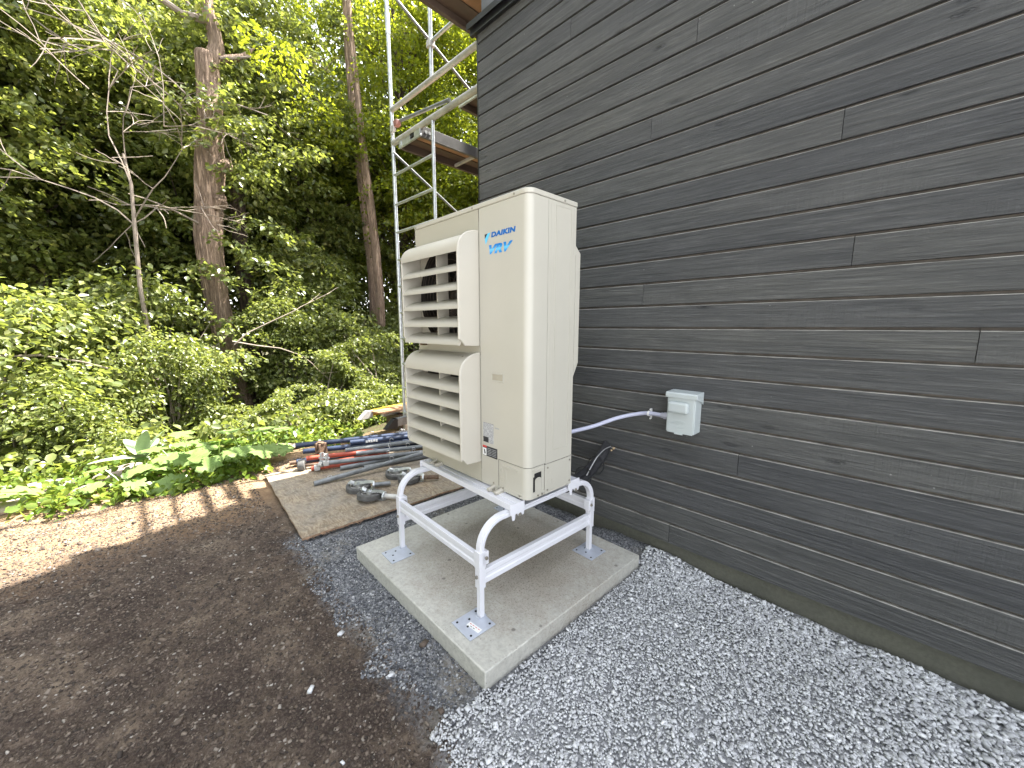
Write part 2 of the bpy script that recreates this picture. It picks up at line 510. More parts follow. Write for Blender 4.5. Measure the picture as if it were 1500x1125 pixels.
def m_ground():
    m = NT('ground')
    v = m.pos()
    sep = m.n('ShaderNodeSeparateXYZ'); m.l(v, sep.inputs[0])
    X, Y = sep.outputs['X'], sep.outputs['Y']
    # dirt
    n1 = m.noise(v, 2.1, 8, 0.68, 0.3)
    n2 = m.noise(v, 14, 7, 0.75)
    n3 = m.noise(v, 85, 5, 0.8)
    dirt = m.ramp(n1, [(0.34, (0.042, 0.030, 0.025)), (0.48, (0.085, 0.062, 0.049)), (0.58, (0.165, 0.125, 0.092)), (0.7, (0.25, 0.20, 0.15))])
    dirt = m.mix(m.ramp(n2, [(0.35, 0.75), (0.6, 0)]), dirt, (0.034, 0.025, 0.021))
    dirt = m.mix(m.math('MULTIPLY', m.ramp(n2, [(0.56, 0), (0.75, 1)]), 0.6), dirt, (0.20, 0.155, 0.115))
    dirt = m.mix(m.math('MULTIPLY', m.ramp(n3, [(0.5, 0), (0.72, 1)]), 0.6), dirt, (0.24, 0.20, 0.16))
    dirt = m.mix(m.math('MULTIPLY', m.ramp(n3, [(0.3, 1), (0.48, 0)]), 0.7), dirt, (0.022, 0.017, 0.015))
    # sandier towards the yard's edge, the sunlit strip's brightness put into its colour
    sun_tint = m.ramp(m.math('ADD', X, m.math('MULTIPLY', n1, 0.7)), [(0.0, 0), (1.0, 0)])
    sm = m.math('MULTIPLY', m.math('ADD', X, m.math('MULTIPLY', m.math('SUBTRACT', n1, 0.5), 1.2)), -1.0)
    sm = m.math('MULTIPLY', m.math('SUBTRACT', sm, 3.0), 1.6, True)
    dirt = m.mix(m.math('MULTIPLY', sm, 0.75), dirt, m.ramp(n2, [(0.3, (0.22, 0.135, 0.078)), (0.7, (0.42, 0.285, 0.165))]))
    # fine grey gravel base
    gcol = m.ramp(m.voro(v, 110, 'F1', 'Color'), [(0.2, (0.08, 0.083, 0.088)), (0.6, (0.18, 0.185, 0.195)), (0.9, (0.30, 0.305, 0.315))])
    gr = m.mix(m.math('MULTIPLY', m.ramp(n1, [(0.52, 0), (0.66, 1)]), 0.65), gcol, (0.22, 0.195, 0.155))
    gr = m.mix(m.math('MULTIPLY', m.math('ADD', X, 1.0), 8.0, True), gr, m.ramp(m.voro(v, 140, 'F1', 'Color'), [(0.1, (0.24, 0.245, 0.26)), (0.9, (0.50, 0.505, 0.52))]))
    edge = m.math('MAXIMUM', m.math('MULTIPLY', m.math('ADD', X, 0.82), 6.0), 0.0)
    dd = m.math('ADD', m.math('SUBTRACT', Y, 0.60), edge)
    dd = m.math('ADD', dd, m.math('MULTIPLY', m.math('SUBTRACT', m.noise(v, 5, 7, 0.75), 0.5), 0.35))
    gm = m.ramp(m.math('ADD', m.math('MULTIPLY', dd, 4.0), 0.5), [(0.25, 0), (0.75, 1)])
    lim = m.math('MULTIPLY', m.math('ADD', X, 2.75), 6.0, True)
    gm = m.math('MULTIPLY', gm, lim)
    c = m.mix(gm, dirt, gr)
    # forest floor
    fm = m.math('MULTIPLY', m.math('SUBTRACT', m.math('ADD', m.math('MULTIPLY', X, -1.0), m.math('MULTIPLY', m.noise(v, 3, 4), 0.5)), 4.75), 1.5, True)
    ff = m.ramp(m.noise(v, 9, 6, 0.7), [(0.35, (0.03, 0.022, 0.012)), (0.5, (0.06, 0.05, 0.025)), (0.65, (0.05, 0.075, 0.02))])
    c = m.mix(fm, c, ff)
    m.set(c, 0.9, None, 0.2)
    h = m.math('ADD', m.math('MULTIPLY', n2, 1.0), m.math('MULTIPLY', n3, 0.6))
    m.bump(h, 0.9, 0.02)
    return m.mat
MT['ground'] = m_ground()

def m_island(name, stops, rough=0.8, bump=0.3, bscale=90, spec=0.3, dirt=None):
    m = NT(name)
    g = m.n('ShaderNodeNewGeometry')
    c = m.ramp(g.outputs['Random Per Island'], stops)
    v = m.pos()
    f = m.noise(v, bscale, 4, 0.7)
    c = m.mix(m.math('MULTIPLY', f, 0.45), c, m.mix(0.5, c, (0.02, 0.02, 0.02)))
    m.set(c, rough, None, spec)
    m.bump(f, bump, 0.003)
    return m.mat
MT['gravel'] = m_island('pale_grey_gravel', [(0.0, (0.44, 0.445, 0.455)), (0.3, (0.56, 0.565, 0.58)), (0.6, (0.63, 0.64, 0.655)), (0.9, (0.69, 0.70, 0.71)), (1.0, (0.76, 0.76, 0.76))])
MT['gravel2'] = m_island('dull_gravel', [(0.0, (0.05, 0.052, 0.058)), (0.3, (0.12, 0.125, 0.14)), (0.6, (0.20, 0.205, 0.215)), (0.9, (0.32, 0.325, 0.335)), (1.0, (0.50, 0.50, 0.50))])
MT['pebble'] = m_island('dirt_pebbles', [(0.0, (0.04, 0.031, 0.026)), (0.5, (0.09, 0.067, 0.052)), (0.85, (0.16, 0.125, 0.097)), (0.97, (0.24, 0.205, 0.17)), (1.0, (0.42, 0.39, 0.35))])
MT['rock'] = simple('pale_limestone', (0.27, 0.215, 0.185), 0.85, var=0.3, scale=5, bump=0.6, bscale=25)

def m_leaf(name, stops, trans=0.45, tcol=(0.40, 0.46, 0.06), rough=0.36, big=0.6):
    m = NT(name)
    g = m.n('ShaderNodeNewGeometry')
    c = m.ramp(g.outputs['Random Per Island'], stops)
    cl = m.noise(m.pos(), big, 2, 0.5)
    c = m.mix(m.ramp(cl, [(0.42, 0.0), (0.62, 0.55)]), c, m.mix(0.55, c, (0.11, 0.145, 0.02)))
    m.set(c, rough, None, 0.55)
    tr = m.n('ShaderNodeBsdfTranslucent')
    m.l(m.mix(0.55, c, tcol), tr.inputs['Color'])
    mx = m.n('ShaderNodeMixShader'); mx.inputs[0].default_value = trans
    m.l(m.b.outputs[0], mx.inputs[1]); m.l(tr.outputs[0], mx.inputs[2])
    m.l(mx.outputs[0], m.out.inputs['Surface'])
    return m.mat
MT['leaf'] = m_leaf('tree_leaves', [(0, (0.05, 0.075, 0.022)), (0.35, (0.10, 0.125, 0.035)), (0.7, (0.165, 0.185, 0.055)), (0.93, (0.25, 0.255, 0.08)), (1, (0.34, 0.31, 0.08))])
MT['leaf_back_shaded'] = m_leaf('far_leaves_shaded', [(0, (0.03, 0.06, 0.012)), (0.5, (0.05, 0.09, 0.02)), (1, (0.09, 0.13, 0.03))], trans=0.3)  # far leaves coloured dark to stand for the wood's dim interior
MT['leaf_backlit'] = m_leaf('backlit_tint_leaves', [(0, (0.07, 0.11, 0.015)), (0.5, (0.13, 0.17, 0.02)), (1, (0.26, 0.26, 0.03))], trans=0.55, tcol=(0.45, 0.50, 0.02))  # yellower leaf copy, the backlit glow put into its colour
MT['leaf_shrub'] = m_leaf('shrub_leaves', [(0, (0.07, 0.095, 0.03)), (0.4, (0.125, 0.155, 0.045)), (0.8, (0.19, 0.215, 0.075)), (1, (0.28, 0.285, 0.11))], trans=0.42)
MT['leaf_herb'] = m_leaf('herb_leaves', [(0, (0.07, 0.13, 0.02)), (0.5, (0.12, 0.20, 0.03)), (1, (0.20, 0.26, 0.045))], trans=0.42)
def m_bigleaf():
    m = NT('broad_leaf')
    v = m.coord()
    c = m.ramp(m.noise(v, 5, 4), [(0.3, (0.12, 0.19, 0.055)), (0.7, (0.19, 0.265, 0.085))])
    m.set(c, 0.62, None, 0.25)
    m.bump(m.noise(v, 30, 4, 0.6), 0.5, 0.01)
    tr = m.n('ShaderNodeBsdfTranslucent'); tr.inputs['Color'].default_value = (0.2, 0.34, 0.05, 1)
    mx = m.n('ShaderNodeMixShader'); mx.inputs[0].default_value = 0.25
    m.l(m.b.outputs[0], mx.inputs[1]); m.l(tr.outputs[0], mx.inputs[2])
    m.l(mx.outputs[0], m.out.inputs['Surface'])
    return m.mat
MT['bigleaf'] = m_bigleaf()

def m_bark(name, lo, hi):
    m = NT(name)
    w = m.noise(m.coord(scale=(16, 16, 1.3)), 1.3, 8, 0.72, 1.4)
    f = m.noise(m.coord(scale=(40, 40, 9)), 1.0, 6, 0.75, 0.5)
    ridge = m.ramp(w, [(0.38, 0), (0.56, 1)])
    big = m.noise(m.coord(), 1.2, 4)
    c = m.ramp(f, [(0.3, lo), (0.7, hi)])
    c = m.mix(m.math('MULTIPLY', m.math('SUBTRACT', 1.0, ridge), 0.7), c, tuple(q * 0.35 for q in lo))
    c = m.mix(m.math('MULTIPLY', m.ramp(big, [(0.5, 0), (0.7, 1)]), 0.3), c, (0.36, 0.29, 0.235))
    m.set(c, 0.85, None, 0.2)
    m.bump(m.math('ADD', m.math('MULTIPLY', ridge, 1.0), m.math('MULTIPLY', f, 0.5)), 1.0, 0.03)
    return m.mat
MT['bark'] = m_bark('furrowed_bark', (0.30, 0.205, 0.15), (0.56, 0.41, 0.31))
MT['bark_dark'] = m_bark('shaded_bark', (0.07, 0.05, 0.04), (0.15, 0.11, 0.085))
MT['dead'] = simple('dead_twig', (0.22, 0.18, 0.145), 0.8, var=0.3, scale=6, bump=0.3, bscale=50)

# ---------------------------------------------------------------- the ground
def sstep(a, b, x):
    t = np.clip((x - a) / (b - a), 0, 1)
    return t * t * (3 - 2 * t)

def vnoise(x, y, s, seed=0):
    """smooth value noise, vectorised"""
    r_ = np.random.default_rng(seed)
    tab = r_.random((256, 256))
    xs, ys = x / s + 1000.3, y / s + 1000.7
    xi, yi = np.floor(xs).astype(int), np.floor(ys).astype(int)
    fx, fy = xs - xi, ys - yi
    fx = fx * fx * (3 - 2 * fx); fy = fy * fy * (3 - 2 * fy)
    g = lambda a, b: tab[a % 256, b % 256]
    return ((g(xi, yi) * (1 - fx) + g(xi + 1, yi) * fx) * (1 - fy) + (g(xi, yi + 1) * (1 - fx) + g(xi + 1, yi + 1) * fx) * fy) - 0.5

def edge_x(y):           # where the yard ends and the weeds begin
    return -4.02 + 0.12 * vnoise(y, y * 0, 0.5, 3)

def ground_z(x, y):
    x = np.asarray(x, float); y = np.asarray(y, float)
    drop = -0.62 * sstep(0.15, 3.6, -4.05 - x) - 0.5 * sstep(3.5, 9, -4.05 - x)
    drop = drop * (1 - 0.75 * sstep(2.2, 4.5, y) * sstep(-9.0, -6.0, x))
    near = 1 - sstep(0.0, 1.5, np.abs(x + 1.7) - 3.4) * 1.0
    rough = 0.030 * vnoise(x, y, 0.55, 1) + 0.026 * vnoise(x, y, 0.17, 2) + 0.014 * vnoise(x, y, 0.07, 4) + 0.009 * vnoise(x, y, 0.03, 5)
    flat = 1 - sstep(-1.05, -0.8, x) * 0.5
    under = sstep(-2.3, -2.15, x) * (1 - sstep(-0.95, -0.8, x)) * sstep(0.7, 0.83, y) * (1 - sstep(2.0, 2.1, y))
    sheet = sstep(-4.05, -3.85, x) * (1 - sstep(-2.5, -2.35, x)) * sstep(0.6, 0.75, y) * (1 - sstep(2.6, 3.0, y))
    q = np.clip(np.maximum(under, sheet), 0, 1)
    rough = rough * flat * (1 - 0.8 * q) - 0.012 * q
    far = sstep(12, 40, np.hypot(x, y))
    near_wall = -0.030 * sstep(1.7, 2.1, y) * sstep(-0.9, -0.5, x)
    return drop + rough * (1 - far) + near_wall - 0.5 * far

def axis_pts(lo, hi, step, far, g=1.16):
    a = list(np.arange(lo, hi + 1e-6, step))
    s_, p = step, hi
    while p < far:
        s_ = min(s_ * g, 30); p += s_; a.append(p)
    s_, p = step, lo
    pre = []
    while p > -far:
        s_ = min(s_ * g, 30); p -= s_; pre.append(p)
    return np.array(pre[::-1] + a)
gx = axis_pts(-4.4, 0.7, 0.018, 320)
gy = axis_pts(-1.2, 2.2, 0.018, 320)
GX, GY = np.meshgrid(gx, gy)
GZ = ground_z(GX, GY)
V = np.stack([GX.ravel(), GY.ravel(), GZ.ravel()], 1)
nx, ny = len(gx), len(gy)
ii = (np.arange(ny - 1)[:, None] * nx + np.arange(nx - 1)[None, :]).ravel()
F = np.stack([ii, ii + 1, ii + nx + 1, ii + nx], 1)
gme = np_mesh('ground', V, F, MT['ground'])
gme.polygons.foreach_set('use_smooth', [True] * len(gme.polygons))
ground = link_mesh('ground', gme)
tag(ground, kind='structure')

# ---------------------------------------------------------------- stones
CUBE = np.array([[x, y, z] for z in (-1, 1) for y in (-1, 1) for x in (-1, 1)], float)
CF = np.array([(0, 2, 3, 1), (4, 5, 7, 6), (0, 1, 5, 4), (2, 6, 7, 3), (0, 4, 6, 2), (1, 3, 7, 5)])
def rand_rot(n, tilt=1.0):
    a = rng.random(n) * 2 * math.pi
    b = rng.normal(0, 0.55 * tilt, n); c = rng.normal(0, 0.55 * tilt, n)
    ca, sa, cb, sb, cc, sc_ = np.cos(a), np.sin(a), np.cos(b), np.sin(b), np.cos(c), np.sin(c)
    z = np.zeros(n); o = np.ones(n)
    Rz = np.stack([ca, -sa, z, sa, ca, z, z, z, o], 1).reshape(n, 3, 3)
    Rx = np.stack([o, z, z, z, cb, -sb, z, sb, cb], 1).reshape(n, 3, 3)
    Ry = np.stack([cc, z, sc_, z, o, z, -sc_, z, cc], 1).reshape(n, 3, 3)
    return Rz @ Rx @ Ry
def stones(name, P, size, mat, flat=(0.62, 0.42), tilt=1.0):
    n = len(P)
    S_ = np.stack([size * (0.8 + 0.5 * rng.random(n)), size * (flat[0] + 0.35 * (rng.random(n) - 0.3)), size * (flat[1] + 0.25 * (rng.random(n) - 0.4))], 1) * 0.5
    J = CUBE[None] * (1 - 0.5 * rng.random((n, 8, 3)))
    L = J * S_[:, None, :]
    W = np.einsum('nij,nkj->nki', rand_rot(n, tilt), L) + P[:, None, :]
    F_ = (np.arange(n)[:, None, None] * 8 + CF[None]).reshape(-1, 4)
    me = np_mesh(name, W.reshape(-1, 3), F_, mat)
    o = link_mesh(name, me)
    return o
def scatter(n, x0, x1, y0, y1, keep):
    x = x0 + rng.random(n) * (x1 - x0); y = y0 + rng.random(n) * (y1 - y0)
    k = keep(x, y)
    return x[k], y[k]
def pad_mask(x, y, g=0.0):
    return (x > -2.14 - g) & (x < -0.955 + g + (y - 0.84) * 0.03) & (y > 0.838 - g) & (y < 1.96 + g)
# pale gravel bed right of the pad
def kg(x, y):
    b = 0.60 - np.maximum(0, (x + 0.86) * 6) + 0.16 * vnoise(x, y, 0.10, 8) + 0.1 * vnoise(x, y, 0.3, 9)
    in_wedge = (y < 1.25 * (x + 2.5)) | (x > -0.7)
    return (y > b) & (x > -0.985 + 0.05 * vnoise(x, y, 0.12, 10)) & (y < 2.142) & ~pad_mask(x, y, -0.004)
x, y = scatter(95000, -1.05, 1.05, -0.75, 2.15, kg)
big = sstep(-0.1, 0.55, x + 0.35 * vnoise(x, y, 0.5, 12)) * 0.6 + 0.4 * sstep(1.75, 2.05, y)
lane = (rng.random(len(x)) < 0.16) * 0.6
size = 0.0068 + 0.0130 * np.clip(big + lane, 0, 1) * (0.5 + rng.random(len(x))) + 0.004 * rng.random(len(x))
keep = rng.random(len(x)) < np.clip((0.0100 / size) ** 1.35, 0, 1)
x, y, size = x[keep], y[keep], size[keep]
z = ground_z(x, y) + rng.random(len(x)) * 0.012 + 0.002
gravel = stones('gravel', np.stack([x, y, z], 1), size * 1.15, MT['gravel'], tilt=0.55)
tag(gravel, 'pale blue-grey crushed stone bed between the concrete pad and the wall', 'gravel', kind='stuff')
# duller, finer strip in front of and left of the pad
def kg2(x, y):
    b = 0.60 + 0.22 * vnoise(x, y, 0.12, 14) + 0.12 * vnoise(x, y, 0.35, 15)
    return (y > b) & (x < -0.93) & ~pad_mask(x, y, -0.004) & (x > -2.62 + 0.2 * vnoise(x, y, 0.3, 16)) & ~((x < -2.5) & (y > 0.7)) & (y < 2.1)
x, y = scatter(52000, -2.75, -0.9, 0.4, 2.1, kg2)
dens = 0.35 + 0.6 * sstep(-0.1, 0.12, vnoise(x, y, 0.25, 17))
k = rng.random(len(x)) < dens
x, y = x[k], y[k]
size = 0.006 + 0.008 * rng.random(len(x)) ** 2.2
z = ground_z(x, y) + rng.random(len(x)) * 0.003
o = stones('fine_gravel', np.stack([x, y, z], 1), size * 1.2, MT['gravel2'])
tag(o, 'dull dark grey fine gravel strip between the dirt and the concrete pad', 'gravel', kind='stuff')
# crumbs and pebbles in the dirt
def kd(x, y):
    return ((y < 0.66) | (x < -2.5)) & (x < -0.80 + 0.05 * vnoise(x, y, 0.1, 21)) & (x > edge_x(y) - 0.3) & ~((x > -3.95) & (y > 0.66))
x, y = scatter(60000, -4.4, -0.75, -1.3, 1.2, kd)
size = 0.0045 + 0.0085 * rng.random(len(x)) ** 2.5 + (rng.random(len(x)) < 0.012) * 0.016 * rng.random(len(x))
z = ground_z(x, y) + size * 0.1
o = stones('dirt_pebbles', np.stack([x, y, z], 1), size * 1.3, MT['pebble'], tilt=0.6)
tag(o, 'small crumbs and pebbles strewn over the brown dirt yard', 'pebbles', kind='stuff')
# a few singled-out stones lying on the dirt and the strip
SPOT = [(-0.965, 0.735, 0.03), (-1.32, 0.78, 0.035), (-1.63, 0.55, 0.03), (-1.02, 0.66, 0.026), (-1.28, 0.60, 0.03), (-1.9, 0.46, 0.028), (-1.42, 0.36, 0.03), (-2.35, 0.2, 0.035), (-1.1, 0.35, 0.022), (-2.0, -0.05, 0.03)]
SPOT_L = ['loose pebble just off the front corner of the concrete pad', 'pale pebble on the fine gravel halfway along the front of the pad', 'pebble on the border of dirt and fine gravel, farthest left of the pad',
          'pebble where dirt, fine gravel and pale gravel meet', 'pale pebble on the dirt edge below the middle of the pad', 'tan pebble on the dirt near the strand board corner',
          'pale pebble alone on the brown dirt below the pad', 'tan pebble in the middle of the dirt yard', 'small pale pebble on dirt nearest the bottom of the frame', 'tan pebble on open dirt at the left']
P = np.array([(a, b, float(ground_z(a, b)) + c * 0.12) for a, b, c in SPOT])
for i, (a, b, c) in enumerate(SPOT):
    o = stones('pebble', P[i:i + 1], np.array([c]), MT['gravel'] if i % 2 == 0 else MT['pebble'], tilt=0.2)
    tag(o, SPOT_L[i], 'pebble', 'loose pebbles on the dirt')

# ---------------------------------------------------------------- the house
house = empty('house', (-2.515, 2.12, 0))
tag(house, 'house wall of charcoal-stained horizontal wooden boards above a concrete base', 'house')
PITCH_Z = 0.123676
Z0 = CAM_Z - 0.00318                    # bottom edge of board row 0 (at eye level)
XR = 3.2                                # right end of the wall, in the house's own x
SEAMS = {11: [-0.8695], 8: [-1.0823], 6: [-0.2704], 2: [-0.1923], 1: [-1.0836], -1: [0.1738], -6: [-0.5337], -10: [-0.8539], 14: [-1.6327],
         4: [1.3], -3: [1.35], -8: [0.95], 9: [0.75], 12: [0.4], 16: [-0.9]}
top_row = 17
for row in range(-10, top_row + 1):
    z0 = Z0 + row * PITCH_Z
    z1 = z0 + PITCH_Z
    xs = [-2.515] + sorted(SEAMS.get(row, [])) + [0.7 + XR]
    for a, b in zip(xs[:-1], xs[1:]):
        x0 = a - (-2.515) + (0.0012 if a > -2.5 else 0.012)
        x1 = b - (-2.515) - 0.0012
        zz0 = z0 - 0.001
        ft = z1 - 0.0135
        m_ = MB()
        yo = -0.0005 * random.random()
        prof = [(0.022, zz0), (yo, zz0), (yo, ft - 0.0026), (yo + 0.0022, ft), (0.0165, ft + 0.001), (0.0165, z1 - 0.002), (0.022, z1 - 0.002)]
        m_.prism(prof, 0, x1 - x0, 'x', 0, [0, 0, 2, 2, 1, 1, 0])
        m_.build('siding_board', [MT['siding'], MT['groove'], MT['arris']], house, loc=(x0, 0, 0))
ZT = Z0 + (top_row + 1) * PITCH_Z
# wall body behind the boards
m_ = MB(); m_.box(0.03, 6.4, 0.022, 6.5, 0.10, ZT)
m_.build('wall_core', MT['groove'], house)
m_ = MB(); m_.box(-0.004, 0.0115, 0.0, 6.5, 0.11, ZT - 0.01)
m_.build('corner_trim', MT['flashing'], house)
m_ = MB(); m_.box(0.06, 6.4, 0.045, 6.4, -0.9, 0.1005)
m_.build('foundation', MT['foundation'], house)
# black drip flashing above the boards
m_ = MB()
m_.prism([(-0.055, ZT - 0.035), (-0.052, ZT - 0.035), (-0.052, ZT + 0.0), (0.05, ZT + 0.03), (0.05, ZT + 0.034), (-0.055, ZT + 0.006)], -0.06, 6.4, 'x')
m_.prism([(-0.03, ZT - 0.07), (-0.004, ZT - 0.07), (-0.004, ZT - 0.004), (-0.03, ZT - 0.004)], -0.045, 6.4, 'x')
m_.build('flashing', MT['flashing'], house)
# upper storey, vertical boards
up = 0.02
for i in range(12):
    m_ = MB(); m_.box(up + i * 0.15 + 0.002, up + i * 0.15 + 0.142, 0.03, 0.05, ZT + 0.03, 5.0)
    m_.build('upper_board', MT['upper_board'], house)
m_ = MB(); m_.box(0.03, 6.4, 0.052, 6.4, ZT + 0.002, 5.0)
m_.build('upper_wall', MT['upper_board'], house)
# steep roof (unseen; pitch and overhang shaped to cast the yard's shadow)
m_ = MB()
EZ, RZ, RY = 4.6, 9.9, 4.35
m_.prism([(-0.25, EZ), (RY, RZ), (RY + 4.5, EZ), (RY + 4.5, EZ - 0.15), (RY, RZ - 0.17), (-0.25, EZ - 0.15)], -0.14, 7.0, 'x')
m_.prism([(0.1, EZ - 0.1), (RY, RZ - 0.2), (RY + 4.1, EZ - 0.1)], 0.0, 6.4, 'x')
m_.build('shadow_roof', MT['shadow_roof'], house)

# ---------------------------------------------------------------- concrete pad
pad = MB()
c4 = [(-2.146, 0.843), (-0.977, 0.828), (-0.938, 1.941), (-2.107, 1.956)]
vs = [(x, y, -0.06) for x, y in c4] + [(x, y, 0.066) for x, y in c4]
pad.add(vs, [(3, 2, 1, 0), (4, 5, 6, 7), (0, 1, 5, 4), (1, 2, 6, 5), (2, 3, 7, 6), (3, 0, 4, 7)])
po = pad.build('concrete_pad', MT['pad'], None, bevel=0.005, seg=2)
tag(po, 'square precast concrete pad lying on gravel beneath the white stand', 'concrete pad')

# ---------------------------------------------------------------- white stand
st = empty('equipment_stand', (-1.205, 1.0, 0.066), R(-2.4))
tag(st, 'white powder-coated steel stand with rounded side frames under the outdoor unit', 'stand')
LX, LY = 0.742, 0.785
def square_tube_path(y0, y1, zb, zt, rad, n=9):
    pts = [(0, y0, zb), (0, y0, zt - rad)]
    for i in range(1, n + 1):
        a = math.pi / 2 * i / n
        pts.append((0, y0 + rad * (1 - math.cos(a)), zt - rad + rad * math.sin(a)))
    for i in range(0, n + 1):
        a = math.pi / 2 * i / n
        pts.append((0, y1 - rad + rad * math.sin(a), zt - rad * (1 - math.cos(a))))
    pts.append((0, y1, zb))
    return pts
arch = MB()
arch.tube(square_tube_path(0, LY, 0.2, 0.436, 0.118), 0, square=(0.0145, 0.013), up=(0, 1, 0))
# raised rib along the outer face of the profile
rib = [(0.0155, p[1], p[2]) for p in square_tube_path(0.0, LY, 0.2, 0.436, 0.118)]
arch.tube(rib, 0, square=(0.0022, 0.004), up=(0, 1, 0))
ame = arch.mesh('arch_frame', MT['white_metal'])
for sx in (0, -LX):
    o = link_mesh('arch_frame', ame, st, (sx, 0, 0))
    b = o.modifiers.new('bevel', 'BEVEL'); b.width = 0.002; b.segments = 2; b.limit_method = 'ANGLE'; b.angle_limit = R(50)
leg = MB(); leg.box(-0.0115, 0.0115, -0.0115, 0.0115, 0.006, 0.26)
lme = leg.mesh('leg', MT['white_metal'])
slv = MB()
slv.box(-0.0175, 0.0175, -0.0165, 0.0165, 0.145, 0.236)
slv.box(-0.019, 0.019, -0.018, 0.018, 0.236, 0.318)
slv.box(-0.019, 0.019, 0.0, 0.034, 0.252, 0.312)
sme = slv.mesh('leg_bracket', MT['white_metal'])
plt = MB(); plt.box(-0.068, 0.068, -0.068, 0.068, 0.0, 0.004)
pme = plt.mesh('foot_plate', MT['plate'])
hole = MB(); hole.cyl((0, 0, 0.0046), 0.0052, 0.0012, 'z', 10)
hme = hole.mesh('plate_hole', MT['black'])
bolt = MB(); bolt.cyl((0, 0, 0.0), 0.008, 0.010, 'x', 6); bolt.cyl((0, 0, 0), 0.0045, 0.018, 'x', 8)
bme = bolt.mesh('bolt', MT['screw'])
pad_gasket = MB(); pad_gasket.box(-0.0675, 0.0675, -0.0675, 0.0675, -0.0005, 0.0)
weld = MB(); weld.tube([(-0.013, 0, 0.007), (0.013, 0, 0.007)], 0.0045, 6)
wme = weld.mesh('foot_clip', MT['plate'])
for (ix, iy) in ((0, 0), (-LX, 0), (0, LY), (-LX, LY)):
    link_mesh('leg', lme, st, (ix, iy, 0))
    o = link_mesh('leg_bracket', sme, st, (ix, iy, 0))
    if iy > 0: o.rotation_euler = (0, 0, math.pi)
    b = o.modifiers.new('bevel', 'BEVEL'); b.width = 0.0025; b.segments = 2
    fp = link_mesh('foot_plate', pme, st, (ix + (0.012 if ix == 0 else 0.045), iy - 0.05 if iy == 0 else iy - 0.012, 0.0015))
    b = fp.modifiers.new('bevel', 'BEVEL'); b.width = 0.012; b.segments = 3; b.limit_method = 'ANGLE'; b.affect = 'EDGES'; b.width = 0.0012
    for (hx, hy) in ((-0.05, -0.05), (0.05, -0.05), (0.05, 0.05), (-0.05, 0.05), (0, -0.03), (-0.03, 0.0)):
        link_mesh('plate_hole', hme, fp, (hx, hy, 0))
    link_mesh('foot_clip', wme, st, (ix, iy - 0.017, 0)); link_mesh('foot_clip', wme, st, (ix, iy + 0.017, 0))
    sg = 1 if iy == 0 else -1
    link_mesh('bolt', bme, st, (ix + 0.021, iy + 0.018 * sg, 0.285))
    q = link_mesh('bolt', bme, st, (ix, iy - 0.018 * sg, 0.2)); q.rotation_euler = (0, 0, math.pi / 2)
    if ix == 0 and iy == 0:
        s_ = MB(); s_.box(-0.036, 0.036, -0.0125, 0.0125, 0.0044, 0.0049, 0)
        for k_, (a_, b_) in enumerate(((-0.03, 0.004), (-0.018, -0.006))):
            for j in range(4 if k_ == 0 else 2):
                s_.box(a_ + j * 0.016, a_ + j * 0.016 + 0.011, b_ - 0.0015, b_ + 0.0012, 0.0049, 0.0051, 1 if k_ == 0 else 2)
        so = s_.build('warning_sticker', [MT['ink_white'], MT['ink_red'], MT['ink_black']], fp)
        so.location = (0.022, -0.012, 0); so.rotation_euler = (0, 0, 0.12)
# lower crossbars: ribbed channels
def channel(L, h, t, axis):
    b_ = MB()
    prof = [(-t, 0), (t, 0), (t, h * 0.32), (t * 0.55, h * 0.40), (t * 0.55, h * 0.62), (t, h * 0.70), (t, h), (-t, h), (-t, h * 0.70), (-t * 0.55, h * 0.62), (-t * 0.55, h * 0.40), (-t, h * 0.32)]
    b_.prism(prof, 0, L, axis)
    return b_
for yy in (0, LY):
    o = channel(LX - 0.03, 0.062, 0.011, 'x').build('crossbar', MT['white_metal'], st, bevel=0.0015, loc=(-LX + 0.015, yy + (-0.004 if yy == 0 else 0.004), 0.238))
for xx in (0, -LX):
    o = channel(LY - 0.03, 0.066, 0.011, 'y').build('crossbar', MT['white_metal'], st, bevel=0.0015, loc=(xx, 0.015, 0.160))
# top rails
def top_rail():
    b_ = MB()
    w, h = 0.036, 0.028
    prof = [(-w, 0.0), (-w, h), (-w * 0.45, h), (-w * 0.38, h - 0.006), (-w * 0.1, h - 0.006), (-w * 0.02, h), (w, h), (w, 0.0), (w - 0.004, 0), (w - 0.004, h - 0.010), (-w + 0.004, h - 0.010), (-w + 0.004, 0)]
    b_.prism(prof, -LX - 0.03, 0.024, 'x')
    return b_
for yy in (0.195, 0.60):
    o = top_rail().build('top_rail', MT['white_metal'], st, bevel=0.001, loc=(0, yy, 0.4515))
    for xe in (0.026, -LX - 0.032):
        e_ = MB()
        prof = [(-0.045, 0.032), (0.045, 0.032), (0.045, -0.012), (0.038, -0.034), (0.030, -0.034), (0.026, -0.02), (0.012, -0.02), (0.006, -0.032), (0.0, -0.018),
                (-0.012, -0.018), (-0.016, -0.045), (-0.030, -0.045), (-0.034, -0.02), (-0.045, -0.012)]
        e_.prism(prof, -0.0025, 0.0025, 'x')
        e_.build('rail_end_bracket', MT['white_metal'], st, bevel=0.001, loc=(xe, yy, 0.450))
        q = link_mesh('bolt', bme, st, (xe + 0.004 * (1 if xe > 0 else -1), yy + 0.012, 0.424))

